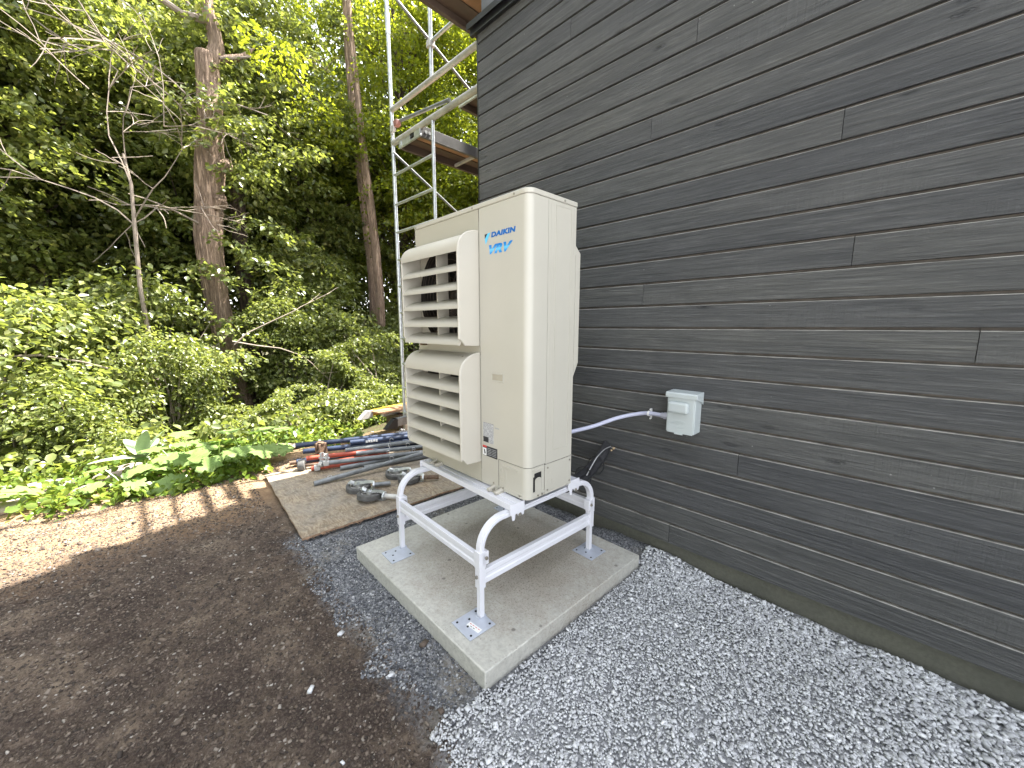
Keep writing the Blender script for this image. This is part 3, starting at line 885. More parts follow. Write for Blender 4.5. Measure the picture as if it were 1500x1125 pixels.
# ---------------------------------------------------------------- outdoor unit
ac = empty('outdoor_unit', (-1.139, 1.227, 0.552), -0.02)
tag(ac, 'tall ivory heat pump outdoor unit with two louvred hoods on the white stand', 'heat pump')
IV, IF, IP = MT['ivory'], MT['ivory_front_dim'], MT['ivory_plastic']
def arc(cx, cy, r, a0, a1, n):
    return [(cx + r * math.cos(a0 + (a1 - a0) * i / n), cy + r * math.sin(a0 + (a1 - a0) * i / n)) for i in range(n + 1)]
# solid core, black in place of the unlit inside of the casing
m_ = MB(); m_.box(-0.325, -0.028, 0.022, 0.300, 0.004, 1.325)
m_.build('black_core', MT['black'], ac)
# left (fan) casing: front plate with two round fan openings, sides, back
def fan_front():
    b_ = MB()
    U0, U1 = -0.90, -0.3275
    def sheet(v0, v1, cy, r, n=40):
        cx = -0.60
        outer, inner = [], []
        for j in range(n):
            a = 2 * math.pi * j / n
            dx, dz = math.cos(a), math.sin(a)
            t = min(((U1 - cx) / dx) if dx > 1e-9 else ((U0 - cx) / dx) if dx < -1e-9 else 1e9,
                    ((v1 - cy) / dz) if dz > 1e-9 else ((v0 - cy) / dz) if dz < -1e-9 else 1e9)
            outer.append((cx + dx * t, 0, cy + dz * t)); inner.append((cx + dx * r, 0, cy + dz * r))
        throat = [(p[0], 0.10, p[2]) for p in inner]
        vs = outer + inner + throat
        fs = []
        for j in range(n):
            k = (j + 1) % n
            fs.append((j, k, n + k, n + j))
        b_.add(vs, fs)
        b_.add(inner + throat, [(j, (j + 1) % n, n + (j + 1) % n, n + j) for j in range(n)], 1)  # throat coloured dark to stand for the shade inside the opening
        for (ux, vz) in ((U0, v0), (U1, v0), (U1, v1), (U0, v1)):
            best = sorted(range(n), key=lambda j: (outer[j][0] - ux) ** 2 + (outer[j][2] - vz) ** 2)[:2]
            b_.add([outer[best[0]], outer[best[1]], (ux, 0, vz)], [(0, 1, 2)])
    sheet(0.0, 0.665, 0.375, 0.262)
    sheet(0.665, 1.327, 0.955, 0.262)
    return b_
fo = fan_front().build('fan_panel', [IF, MT['fan_dark']], ac)
sol = fo.modifiers.new('s', 'SOLIDIFY'); sol.thickness = 0.0015; sol.offset = -1
m_ = MB()
m_.box(-0.90, -0.8975, 0.0016, 0.314, 0.0, 1.327)
m_.box(-0.8975, -0.328, 0.3115, 0.314, 0.0, 1.327)
m_.box(-0.8975, -0.328, 0.0016, 0.3115, 0.0, 0.004)
m_.build('left_casing', IV, ac)
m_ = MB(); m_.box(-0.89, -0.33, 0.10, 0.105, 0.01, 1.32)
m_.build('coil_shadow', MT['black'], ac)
for cz in (0.375, 0.955):
    g = MB()
    for r_ in (0.03, 0.06, 0.09, 0.12, 0.15, 0.18, 0.21, 0.24, 0.26):
        ring = [(-0.60 + r_ * math.cos(a), 0.012, cz + r_ * math.sin(a)) for a in np.linspace(0, 2 * math.pi, 33)]
        g.tube(ring, 0.0018, 4, cap=False)
    for q in range(8):
        a = q * math.pi / 4 + 0.2
        g.tube([(-0.60 + 0.02 * math.cos(a), 0.014, cz + 0.02 * math.sin(a)), (-0.60 + 0.262 * math.cos(a), 0.014, cz + 0.262 * math.sin(a))], 0.0025, 4)
    g.build('fan_grille', MT['grille'], ac)
    f_ = MB(); f_.cyl((-0.60, 0.06, cz), 0.05, 0.05, 'y', 20)
    for q in range(4):
        a0 = q * math.pi / 2 + 0.3
        pts = []
        for i in range(5):
            r_ = 0.05 + 0.035 * i
            for w, dy in ((0.0, 0.045), (0.9, 0.085)):
                pts.append((-0.60 + r_ * math.cos(a0 + w), dy, cz + r_ * math.sin(a0 + w)))
        f_.add(pts, [(2 * i, 2 * i + 1, 2 * i + 3, 2 * i + 2) for i in range(4)])
    f_.build('fan', MT['fan_dark'], ac)
# right front panel wrapping the rounded corner
def corner_profile(off, u0, w1, r=0.037):
    # outer path then inner path, plan view (u, w)
    out = [(u0, off)] + [(p[0], p[1]) for p in arc(-r - off, r + off, r, -math.pi / 2, 0, 8)] + [(-off, w1)]
    inn = [(p[0] - (0.0018 if k > 0 else 0), p[1] + 0.0018) for k, p in enumerate(out)]
    return out + [(-off - 0.002, w1), ] + [(q[0] - 0.0018, q[1] + 0.0018) for q in arc(-r - off, r + off, r - 0.001, 0, -math.pi / 2, 8)] + [(u0, off + 0.002)]
m_ = MB()
m_.prism(corner_profile(0.0, -0.3245, 0.1195), 0.1535, 1.327, 'z')
m_.box(-0.3245, -0.1975, 0.0, 0.0018, 0.0, 0.1535)
pn = m_.build('front_panel', IV, ac, smooth=True)
m_ = MB()
m_.prism(corner_profile(0.0012, -0.1945, 0.1135), 0.0, 0.031, 'z')
m_.prism(corner_profile(0.0012, -0.1945, 0.1135), 0.1215, 0.1505, 'z')
m_.prism([(-0.1945, 0.0012)] + [(p[0], p[1]) for p in arc(-0.038, 0.038, 0.037, -math.pi / 2, 0, 8)][:9] + [(-0.003, 0.038), (-0.03, 0.006), (-0.1945, 0.0032)], 0.031, 0.1215, 'z')
# side strip around the pipe opening (w .016-.093)
m_.box(-0.0032, -0.0012, 0.0955, 0.1135, 0.031, 0.1215)
m_.box(-0.0032, -0.0012, 0.036, 0.046, 0.105, 0.1215)
# embossed ribs
m_.box(-0.165, -0.065, -0.0012, 0.0012, 0.122, 0.132)
m_.box(-0.145, -0.143, -0.0008, 0.0012, 0.03, 0.115)
m_.box(-0.185, -0.03, -0.0012, 0.0012, 0.016, 0.022)
m_.box(-0.0012, 0.0008, 0.03, 0.105, 0.131, 0.138)
m_.build('pipe_cover', IV, ac, smooth=True)
# arched knock-out standing in the dark opening
m_ = MB()
kp = [(0.052, 0.012), (0.094, 0.012)] + [(0.094, 0.085)] + [(0.073 + 0.021 * math.cos(a), 0.085 + 0.012 * math.sin(a)) for a in np.linspace(0, math.pi, 8)][1:] + [(0.052, 0.05)]
m_.prism([(p[0], p[1]) for p in kp], -0.0024, -0.0008, 'x')
m_.build('knockout_plate', IV, ac)
m_ = MB()
m_.box(-0.034, -0.004, 0.0375, 0.096, 0.030, 0.122)
m_.build('pipe_opening', MT['black'], ac)
# side rear panel with its long pressed field
m_ = MB()
m_.box(-0.0022, 0.0, 0.1215, 0.314, 0.149, 1.327)
m_.build('side_panel', IV, ac)
m_ = MB()
for (a0, a1, b0, b1) in ((0.170, 0.173, 0.205, 1.313), (0.277, 0.280, 0.205, 1.313), (0.173, 0.277, 0.205, 0.208), (0.173, 0.277, 1.310, 1.313)):
    m_.box(0.0, 0.0016, a0, a1, b0, b1)
for w_ in (0.138, 0.158): m_.box(0.0, 0.0008, w_, w_ + 0.0012, 0.20, 1.31)
m_.box(0.0, 0.0008, 0.296, 0.2972, 0.16, 1.32)
m_.build('pressed_field', IV, ac)
m_ = MB(); m_.box(-0.0022, 0.0012, 0.116, 0.3145, 0.0, 0.1465)
m_.build('service_cover', IV, ac, bevel=0.0012)
for (w_, v_) in ((0.15, 0.105), (0.15, 0.06)):
    e_ = MB(); e_.ring((0.0012, w_, v_), 0.0135, 0.0155, 0.0018, 16, axis='x')
    e_.build('knockout_ring', IV, ac)
for (u_, v_) in ((-0.178, 0.10), (-0.178, 0.055)):
    e_ = MB(); e_.ring((u_, 0.0006, v_), 0.0115, 0.0135, 0.0022, 16, axis='y')
    e_.build('knockout_ring', IV, ac)
m_ = MB(); m_.box(-0.325, -0.002, 0.3116, 0.3136, 0.0, 1.327)
m_.build('back_panel', IV, ac)
# lid
def lid_prof(o):
    r = 0.037 + o
    return [(-0.902 - o, -o)] + [(p[0], p[1]) for p in arc(-0.037, 0.037, r, -math.pi / 2, 0, 8)] + [(o, 0.316 + o), (-0.902 - o, 0.316 + o)]
m_ = MB()
m_.prism(lid_prof(0.003), 1.3285, 1.350, 'z')
lo = m_.build('lid', IV, ac, bevel=0.004, seg=3)
# screws
sc_ = MB(); sc_.cyl((0, 0, 0), 0.0048, 0.004, 'y', 8)
scme = sc_.mesh('screw', MT['screw'])
for (u_, v_) in ((-0.885, 1.338), (-0.37, 1.338), (-0.085, 1.338), (-0.232, 0.022), (-0.160, 0.018), (-0.885, 0.022), (-0.05, 0.012)):
    link_mesh('screw', scme, ac, (u_, -0.003 if v_ > 1 else -0.001, v_))
for (w_, v_) in ((0.225, 1.338), (0.135, 0.128), (0.300, 0.128), (0.135, 0.018), (0.300, 0.02), (0.070, 0.010), (0.098, 0.010)):
    o = link_mesh('screw', scme, ac, (0.003 if v_ > 1 else 0.0015, w_, v_)); o.rotation_euler = (0, 0, math.pi / 2)
# handle: raised frame, the recess's shade put into the flat cup's colour
m_ = MB()
m_.box(-0.244, -0.156, -0.003, 0.0, 0.565, 0.572); m_.box(-0.244, -0.156, -0.003, 0.0, 0.530, 0.536)
m_.box(-0.244, -0.237, -0.003, 0.0, 0.536, 0.565); m_.box(-0.163, -0.156, -0.003, 0.0, 0.536, 0.565)
m_.build('handle_frame', IV, ac, bevel=0.001)
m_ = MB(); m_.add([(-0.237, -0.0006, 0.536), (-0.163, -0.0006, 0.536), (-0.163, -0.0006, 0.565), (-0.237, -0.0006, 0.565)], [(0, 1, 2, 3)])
m_.build('handle_cup', simple('handle_painted_shade', (0.36, 0.33, 0.26), 0.5), ac)
# rear guard bulge
m_ = MB()
m_.prism([(0.3145, 1.165), (0.356, 1.128), (0.356, 0.612), (0.3145, 0.535)], -0.86, -0.003, 'x')
m_.build('rear_guard', IV, ac, bevel=0.002)
m_ = MB(); m_.prism([(0.318, 1.12), (0.347, 1.112), (0.347, 0.625), (0.318, 0.57)], -0.0032, -0.001, 'x')
m_.build('rear_guard_edge', IV, ac)
# mounting feet
for (u_, w_) in ((-0.20, -0.03), (-0.72, -0.03), (-0.20, 0.318), (-0.72, 0.318)):
    m_ = MB()
    m_.box(u_ - 0.04, u_ + 0.04, w_ - 0.004, w_ + 0.034, -0.008, -0.0005)
    m_.tube([(u_ - 0.028, w_ + 0.03, 0.005), (u_ - 0.026, w_ - 0.012, -0.002)], 0.010, 8)
    m_.tube([(u_ + 0.028, w_ + 0.03, 0.005), (u_ + 0.026, w_ - 0.012, -0.002)], 0.010, 8)
    f_ = m_.build('mounting_foot', IP, ac, smooth=True)
    b_ = MB(); b_.cyl((u_, w_ + 0.002, 0.002), 0.007, 0.012, 'z', 8); b_.build('anchor_bolt', MT['screw'], f_)
# printed emblem and lettering
m_ = MB()
m_.add([(-0.283, -0.0008, 1.206), (-0.262, -0.0008, 1.2075), (-0.2815, -0.0008, 1.186)], [(0, 1, 2)], 0)
m_.add([(-0.262, -0.0008, 1.2075), (-0.243, -0.0008, 1.209), (-0.276, -0.0008, 1.160), (-0.2815, -0.0008, 1.186)], [(0, 1, 2, 3)], 1)
m_.build('emblem', [MT['ink_black'], MT['ink_cyan']], ac)
def lettering(txt, name, mat, loc, height, width, shear, off):
    cu = bpy.data.curves.new(name, 'FONT')
    cu.body = txt; cu.size = 1.0; cu.shear = shear; cu.offset = off; cu.extrude = 0.0
    cu.space_character = 1.08
    tmp = bpy.data.objects.new(name, cu); COL.objects.link(tmp)
    dg = bpy.context.evaluated_depsgraph_get()
    me = bpy.data.meshes.new_from_object(tmp.evaluated_get(dg))
    bpy.data.objects.remove(tmp)
    co = np.array([v.co[:] for v in me.vertices])
    mn, mx = co.min(0), co.max(0)
    sx = width / (mx[0] - mn[0]); sy = height / (mx[1] - mn[1])
    for v in me.vertices:
        v.co = ((v.co.x - mn[0]) * sx, 0, (v.co.y - mn[1]) * sy)
    me.materials.clear(); me.materials.append(mat)
    me.update()
    return link_mesh(name, me, ac, loc)
lettering('DAIKIN', 'brand_lettering', MT['ink_blue'], (-0.2375, -0.0009, 1.1865), 0.0225, 0.160, 0.12, 0.06)
lettering('VRV', 'series_lettering', MT['vrv'], (-0.252, -0.0009, 1.1135), 0.041, 0.158, 0.35, 0.06)
# labels
m_ = MB(); m_.box(-0.309, -0.231, -0.0008, 0.0, 0.218, 0.318, 0)
m_.box(-0.308, -0.268, -0.0011, -0.0008, 0.219, 0.247, 1); m_.box(-0.245, -0.238, -0.0011, -0.0008, 0.222, 0.245, 2)
m_.build('rating_label', [MT['label'], MT['ink_black'], MT['ink_grey']], ac)
m_ = MB()
m_.box(-0.313, -0.204, -0.0008, 0.0, 0.148, 0.200, 0)
m_.box(-0.313, -0.283, -0.0012, -0.0008, 0.190, 0.200, 1)
m_.box(-0.312, -0.285, -0.0012, -0.0008, 0.150, 0.187, 2)
for r_ in range(5):
    m_.box(-0.278, -0.246, -0.0012, -0.0008, 0.156 + r_ * 0.008, 0.1585 + r_ * 0.008, 3)
    m_.box(-0.241, -0.210, -0.0012, -0.0008, 0.156 + r_ * 0.008, 0.1585 + r_ * 0.008, 3)
m_.add([(-0.305, -0.0014, 0.182), (-0.296, -0.0014, 0.178), (-0.290, -0.0014, 0.160), (-0.300, -0.0014, 0.156)], [(0, 1, 2, 3)], 0)
m_.build('warning_label', [MT['ink_black'], MT['ink_red'], MT['ink_white'], MT['ink_grey']], ac)
m_ = MB()
for j in range(4): m_.box(-0.221 + j * 0.008, -0.2155 + j * 0.008, -0.0008, 0, 0.300, 0.306)
m_.build('model_lettering', MT['ink_grey'], ac)
# two louvred hoods
def hood(vb, vt):
    h = empty('air_hood', (0, 0, 0), 0, ac)
    u0, u1, d = -0.868, -0.3275, 0.117
    n = 10
    curve = [(-d * math.sin(math.pi / 2 * i / n), vt - 0.09 * (1 - math.cos(math.pi / 2 * i / n))) for i in range(n + 1)]
    prof = [(-0.0005, vb)] + [(-0.0005, vt)] + curve[1:] + [(-d, vb + 0.035), (-d + 0.028, vb + 0.004), (-0.03, vb)]
    for (a, b) in ((u0, u0 + 0.012), (u1 - 0.012, u1)):
        s_ = MB(); s_.prism(prof, a, b, 'x'); s_.build('side_cheek', IP, h, bevel=0.003, seg=2)
    # curved top sheet
    s_ = MB()
    inner = [(p[0] + 0.003 if i else p[0], p[1] - 0.003) for i, p in enumerate(curve)]
    s_.prism(curve + [(-d, vt - 0.098), (-d + 0.003, vt - 0.098)] + inner[::-1], u0 + 0.012, u1 - 0.012, 'x')
    s_.build('top_sheet', IP, h, smooth=True)
    # rolled front lip on the right cheek
    s_ = MB()
    s_.tube([(u1 - 0.006, p[0] - 0.0015, p[1] + 0.001) for p in curve] + [(u1 - 0.006, -d - 0.0015, vb + 0.035)], 0.0065, 8)
    s_.build('front_lip', IP, h, smooth=True)
    e0 = vt - 0.098 - 0.0855
    for k in range(5):
        e = e0 - k * 0.0855
        s_ = MB()
        pr = [(-d + 0.002, e - 0.001), (-d + 0.003, e + 0.010), (-0.104, e + 0.023), (-0.086, e + 0.035), (-0.058, e + 0.046), (-0.018, e + 0.054), (-0.018, e + 0.050), (-0.058, e + 0.042), (-0.084, e + 0.031), (-0.100, e + 0.019), (-d + 0.006, e - 0.001)]
        s_.prism(pr, u0 + 0.012, u1 - 0.012, 'x')
        s_.build('louver', IP, h, smooth=True)
    s_ = MB()
    uc = -0.585
    s_.prism([(-0.070, vb + 0.03), (-0.002, vb + 0.03), (-0.002, vt - 0.06), (-0.070, vt - 0.085)], uc - 0.004, uc + 0.004, 'x')
    s_.build('divider', IP, h)
    for u_ in (u0 + 0.075, u1 - 0.06):
        q = link_mesh('hood_screw', scme, h, (u_, -0.060, vt - 0.012)); q.rotation_euler = (R(-50), 0, 0)
    m2 = MB()
    m2.box(u0 + 0.03, u0 + 0.06, -0.03, -0.0015, vb - 0.012, vb - 0.002); m2.build('hood_bracket', MT['rust'], h)
    return h
hood(0.694, 1.226)
hood(0.108, 0.655)

# ---------------------------------------------------------------- disconnect box, conduit, lagged pipes
bx = empty('disconnect_box', (-0.875, 2.119, 0.785))
tag(bx, 'small pale grey disconnect switch box screwed to the charcoal wall', 'switch box')
m_ = MB(); m_.box(0.004, 0.150, -0.085, 0.0, 0.0, 0.205)
m_.build('box_body', MT['boxgrey'], bx, bevel=0.003)
m_ = MB(); m_.box(0.010, 0.144, -0.0885, -0.085, -0.004, 0.188)
fr = m_.build('front_cover', MT['boxgrey'], bx, bevel=0.0015)
m_ = MB(); m_.prism([(0.0, 0.182), (0.0, 0.216), (-0.088, 0.213), (-0.094, 0.206), (-0.094, 0.185), (-0.091, 0.185), (-0.091, 0.203), (-0.085, 0.2065), (-0.003, 0.207), (-0.003, 0.182)], -0.004, 0.158, 'x')
m_.prism([(0.0, 0.15), (0.0, 0.2065), (-0.0885, 0.2065), (-0.0885, 0.186), (-0.03, 0.165)], 0.1545, 0.158, 'x')
m_.prism([(0.0, 0.15), (0.0, 0.2065), (-0.0885, 0.2065), (-0.0885, 0.186), (-0.03, 0.165)], -0.004, -0.0005, 'x')
m_.build('rain_hood', MT['boxgrey'], bx, bevel=0.0015)
m_ = MB(); m_.box(0.014, 0.122, -0.116, -0.088, 0.106, 0.166)
m_.build('pull_handle', MT['boxgrey'], bx, bevel=0.015, seg=5)
m_ = MB()
for (a, b, c_) in ((0.045, 0.036, 0.028), (0.060, 0.042, 0.036), (0.078, 0.048, 0.030)):
    pts = [(a + c_ * math.cos(t), -0.089, b + 0.012 * math.sin(t)) for t in np.linspace(0.3, 2.6, 9)]
    m_.tube(pts, 0.0016, 5)
m_.tube([(0.036, -0.089, 0.030), (0.07, -0.089, 0.026), (0.098, -0.089, 0.030)], 0.0016, 5)
m_.build('embossed_mark', MT['boxgrey'], bx)
m_ = MB(); m_.box(0.052, 0.095, -0.092, -0.085, -0.010, 0.0); m_.build('latch_tab', MT['boxgrey'], bx, bevel=0.001)

def smooth_path(pts, n=6):
    pts = [Vector(p) for p in pts]
    out = []
    for i in range(len(pts) - 1):
        p0 = pts[max(i - 1, 0)]; p1 = pts[i]; p2 = pts[i + 1]; p3 = pts[min(i + 2, len(pts) - 1)]
        for j in range(n):
            t = j / n
            out.append(0.5 * ((2 * p1) + (-p0 + p2) * t + (2 * p0 - 5 * p1 + 4 * p2 - p3) * t * t + (-p0 + 3 * p1 - 3 * p2 + p3) * t ** 3))
    out.append(pts[-1])
    return out
cd = empty('conduit', (-0.9, 2.09, 0.84))
tag(cd, 'pale lavender flexible conduit curving from the unit to the switch box', 'conduit')
pts = smooth_path([(-1.2, 1.53, 0.79), (-1.275, 1.64, 0.758), (-1.283, 1.75, 0.752), (-1.238, 1.9, 0.765), (-1.154, 2.02, 0.808), (-1.057, 2.085, 0.838), (-0.988, 2.092, 0.850), (-0.898, 2.085, 0.852)])
m_ = MB(); m_.tube([p - Vector(cd.location) for p in pts], 0.0112, 12)
m_.build('conduit_pipe', MT['conduit'], cd, smooth=True)
m_ = MB()
m_.tube([(-0.022, -0.005, 0.012), (-0.006, -0.005, 0.012)], 0.0155, 14); m_.tube([(-0.006, -0.005, 0.012), (0.028, -0.005, 0.012)], 0.019, 14)
m_.build('conduit_fitting', simple('fitting_grey', (0.36, 0.36, 0.42), 0.5), cd, smooth=True)
m_ = MB()
m_.ring((-0.098, 0.002, 0.008), 0.0125, 0.0155, 0.010, 16, axis='x')
m_.cyl((-0.094, 0.016, 0.030), 0.006, 0.014, 'y', 8); m_.cyl((-0.094, 0.016, -0.022), 0.005, 0.014, 'y', 8)
m_.box(-0.098, -0.090, 0.018, 0.026, -0.022, 0.030)
m_.build('pipe_clip', MT['ink_white'], cd)

pb = empty('lagged_pipe_bundle', (-1.28, 2.12, 0.59))
tag(pb, 'black foam-lagged pipe bundle running from the wall down behind the unit', 'pipe bundle')
base = [(-1.292, 2.125, 0.600), (-1.275, 2.05, 0.560), (-1.272, 1.96, 0.515), (-1.265, 1.86, 0.490), (-1.255, 1.74, 0.480), (-1.235, 1.60, 0.500)]
for (dx, dz, r_) in ((0.0, 0.0, 0.022), (0.030, -0.018, 0.020), (-0.010, -0.036, 0.019)):
    pts = smooth_path([(p[0] + dx * (0.6 + 0.1 * i), p[1], p[2] + dz * (0.6 + 0.1 * i)) for i, p in enumerate(base)])
    m_ = MB(); m_.tube([p - Vector(pb.location) for p in pts], r_, 12)
    m_.build('lagged_pipe', MT['lagging'], pb, smooth=True)
m_ = MB()
pts = smooth_path([(-1.262, 2.10, 0.588), (-1.262, 2.03, 0.585), (-1.262, 1.95, 0.555), (-1.262, 1.88, 0.50), (-1.25, 1.80, 0.45)])
m_.tube([p + Vector((0.028, -0.012, 0.012)) - Vector(pb.location) for p in pts], 0.0028, 6)
m_.build('bright_wire', MT['wire'], pb)
for yy in (1.97, 1.84):
    m_ = MB()
    zc = 0.518 if yy > 1.9 else 0.486
    ring = [(-1.262 + 0.056 * math.cos(a), yy + 0.012 * math.sin(a), zc - 0.016 + 0.052 * math.sin(a)) for a in np.linspace(0, 2 * math.pi, 20)]
    m_.tube([Vector(p) - Vector(pb.location) for p in ring], 0.003, 5, cap=False)
    m_.build('cable_tie', MT['ink_black'], pb)
m_ = MB()
for j in (0, 1):
    a = -0.3 - j * 0.8
    m_.tube([(0.02 + 0.03 * math.cos(a), -0.012, 0.0 + 0.026 * math.sin(a)), (0.024 + 0.034 * math.cos(a), -0.002, 0.004 + 0.03 * math.sin(a))], 0.006, 6)
m_.build('foam_sealant', MT['sealant'], pb)

# ---------------------------------------------------------------- strand board with scaffold tubes and casters on it
osb = empty('strand_board_sheet', (-2.543, 0.669, 0.0))
tag(osb, 'dusty strand board sheet lying on the dirt beneath the scaffold tubes', 'wood sheet')
c4 = [(0, 0), (0.075, 1.30), (-1.30, 1.405), (-1.374, 0.105)]
NS = 26
vs, fs = [], []
outline = []
for i in range(4):
    a, b = Vector(c4[i]), Vector(c4[(i + 1) % 4])
    for j in range(NS):
        t = j / NS
        p = a.lerp(b, t)
        nrm = (b - a).normalized(); nrm = Vector((nrm.y, -nrm.x))
        amp = 0.010 if (i == 0 or i == 3) else 0.004
        p = p + nrm * (amp * noise.noise(Vector((p.x * 9, p.y * 9, 3.1))) + (0.014 * noise.noise(Vector((p.x * 30, p.y * 30, 1.0))) if (i == 0 and t < 0.35) else 0.0))
        outline.append(p)
n = len(outline)
def zs(p): return 0.010 + 0.008 * noise.noise(Vector((p.x * 1.5, p.y * 1.5, 0)))
cen = Vector((-0.65, 0.7))
m_ = MB()
vs = [(p.x, p.y, zs(p)) for p in outline] + [(p.x, p.y, zs(p) + 0.014) for p in outline] + [(cen.x, cen.y, 0.024), (cen.x, cen.y, 0.008)]
for i in range(n):
    j = (i + 1) % n
    m_.add([vs[i], vs[j], vs[n + j], vs[n + i]], [(0, 1, 2, 3)], 1)
    m_.add([vs[n + i], vs[n + j], vs[2 * n]], [(0, 1, 2)], 0)
    m_.add([vs[j], vs[i], vs[2 * n + 1]], [(0, 1, 2)], 0)
m_.build('board', [MT['osb'], MT['osb_edge']], osb)
m_ = MB()
for j in range(26):
    x_ = -0.02 + 0.04 * random.random(); y_ = 0.0 + 0.45 * random.random() ** 1.4
    x_ = 0.0 + y_ * 0.058 + 0.004
    d_ = Vector((0.6 + random.random(), random.uniform(-0.8, 0.5), 0)).normalized() * random.uniform(0.010, 0.028)
    m_.tube([(x_ - 0.01, y_, 0.014 + 0.008 * random.random()), (x_ + d_.x, y_ + d_.y, 0.008 + 0.012 * random.random())], [0.003, 0.0008], 3)
m_.build('splinters', MT['osb_edge'], osb)

HOOKS = simple('zinc_hook', (0.5, 0.5, 0.5), 0.4, metal=0.6)
def hook_mesh():
    b_ = MB()
    pts = [(0.0, 0, 0.0), (0.0, 0, 0.035)] + [(0.016 - 0.016 * math.cos(a), 0, 0.035 + 0.014 * math.sin(a)) for a in np.linspace(0.3, math.pi, 6)] + [(0.032, 0, 0.026)]
    b_.tube(pts, 0.003, 5)
    return b_.mesh('pin_hook', HOOKS)
hkme = hook_mesh()
def brace(p0, p1, r_, mat, label, hooks=(), coup=None, group='scaffold tubes heaped on the strand board', inner=None):
    p0, p1 = Vector(p0), Vector(p1)
    t = empty('scaffold_tube', p0)
    tag(t, label, 'scaffold tube', group)
    d = p1 - p0
    L = d.length
    qt = d.to_track_quat('X', 'Z')
    t.rotation_mode = 'QUATERNION'; t.rotation_quaternion = qt
    b_ = MB(); b_.ring((L / 2, 0, 0), r_ * 0.82, r_, L, 16, axis='x'); b_.build('tube', mat, t, smooth=True)
    b_ = MB(); b_.tube([(0.012, 0, 0), (L - 0.012, 0, 0)], r_ * 0.82, 12); b_.build('tube_inside', MT['black'], t)
    if inner:
        b_ = MB(); b_.tube([(-inner, 0, 0), (0.02, 0, 0)], r_ * 0.7, 12); b_.build('spigot', MT['rust'], t, smooth=True)
    for (s_, an) in hooks:
        h = link_mesh('pin_hook', hkme, t, (s_ * L, 0, 0)); h.rotation_euler = (an, 0, random.uniform(-1, 1))
        h.location = (s_ * L, -math.sin(an) * r_ * 0.8, math.cos(an) * r_ * 0.8)
    if coup is not None:
        b_ = MB(); b_.ring((coup * L, 0, 0), r_, r_ * 1.32, 0.05, 14, axis='x'); b_.box(coup * L - 0.02, coup * L + 0.02, -r_ * 1.9, -r_ * 1.1, -0.015, 0.02)
        b_.tube([(coup * L, -r_ * 1.5, -0.01), (coup * L, -r_ * 1.5, 0.05)], 0.006, 6)
        b_.build('coupler', MT['galv_dull'], t)
    return t
def ext(p0, p1, k):
    p0, p1 = Vector(p0), Vector(p1)
    return p0, p0 + (p1 - p0) * k
T = 0.021
def pile(a, b, L, mat, label, **kw):
    a, b = Vector(a), Vector(b)
    brace(a, a + (b - a).normalized() * L, kw.pop('r', T), mat, label, **kw)
B, O, G = MT['blue'], MT['orange'], MT['brace_grey']
pile((-4.22, 1.12, 0.155), (-3.80, 2.17, 0.155), 2.1, B, 'navy blue scaffold tube lying topmost at the back of the heap, reaching farthest left', hooks=((0.34, 0.2), (0.5, 0.3), (0.48, -0.5)), r=0.026)
pile((-4.13, 1.16, 0.105), (-3.70, 2.10, 0.110), 2.0, B, 'navy blue scaffold tube just beneath the topmost blue one', hooks=((0.3, 0.3),), r=0.026)
pile((-4.00, 1.06, 0.052), (-3.76, 2.05, 0.056), 1.9, B, 'navy blue scaffold tube with rusty end, lowest of the blue tubes', r=0.028, inner=0.06)
pile((-3.93, 1.55, 0.155), (-3.72, 2.10, 0.150), 1.3, B, 'short navy blue tube with a white sticker lying on the blue tubes', r=0.028, hooks=((0.55, 0.2),))
pile((-3.90, 1.12, 0.100), (-3.70, 1.60, 0.100), 0.60, O, 'bright orange painted scaffold tube, upper one of the orange tubes', coup=0.25)
pile((-3.72, 1.10, 0.053), (-3.56, 1.60, 0.052), 0.62, O, 'dull red-orange scaffold tube lying low behind the foremost grey tubes', coup=0.08)
pile((-3.82, 1.14, 0.048), (-3.66, 1.70, 0.050), 0.70, O, 'rust-red scaffold tube wedged under the bright orange tube')
pile((-3.78, 1.44, 0.135), (-3.55, 2.17, 0.130), 1.7, G, 'grey scaffold tube lying highest, behind the other grey tubes', hooks=((0.25, 0.1), (0.45, 0.3)))
pile((-3.72, 1.52, 0.096), (-3.45, 2.10, 0.100), 1.6, G, 'grey scaffold tube sleeved onto the orange tube end', hooks=((0.3, 0.4), (0.2, -0.6)))
pile((-3.66, 1.15, 0.102), (-3.34, 2.03, 0.080), 2.0, G, 'long mid-grey scaffold tube crossing above the red-orange tubes', hooks=((0.05, -1.9), (0.3, 0.3), (0.42, 0.2)), coup=0.03)
pile((-3.352, 1.005, 0.046), (-3.29, 1.50, 0.078), 1.3, G, 'grey scaffold tube pulled forward at the front of the heap, pointing at the dirt', hooks=((0.08, -1.4), (0.5, 0.3)))
pile((-3.42, 1.46, 0.046), (-3.30, 2.00, 0.046), 1.5, G, 'grey scaffold tube lying lowest beside the caster wheels', hooks=((0.35, 0.2), (0.15, -1.7), (0.5, 0.1)))
pile((-3.56, 1.30, 0.046), (-3.42, 2.00, 0.046), 1.7, G, 'grey scaffold tube buried beneath the long mid-grey one', hooks=((0.4, 0.2),))
# sticker on the short blue tube
lab = [o for o in COL.objects if o.name.startswith('scaffold_tube') and 'sticker' in o.get('label', '')][0]
m_ = MB()
for j in range(5): m_.box(0.15 + j * 0.024, 0.17 + j * 0.024, -0.0295, -0.0265, -0.010 + 0.003 * (j % 2), 0.012)
m_.build('sticker', MT['ink_white'], lab)
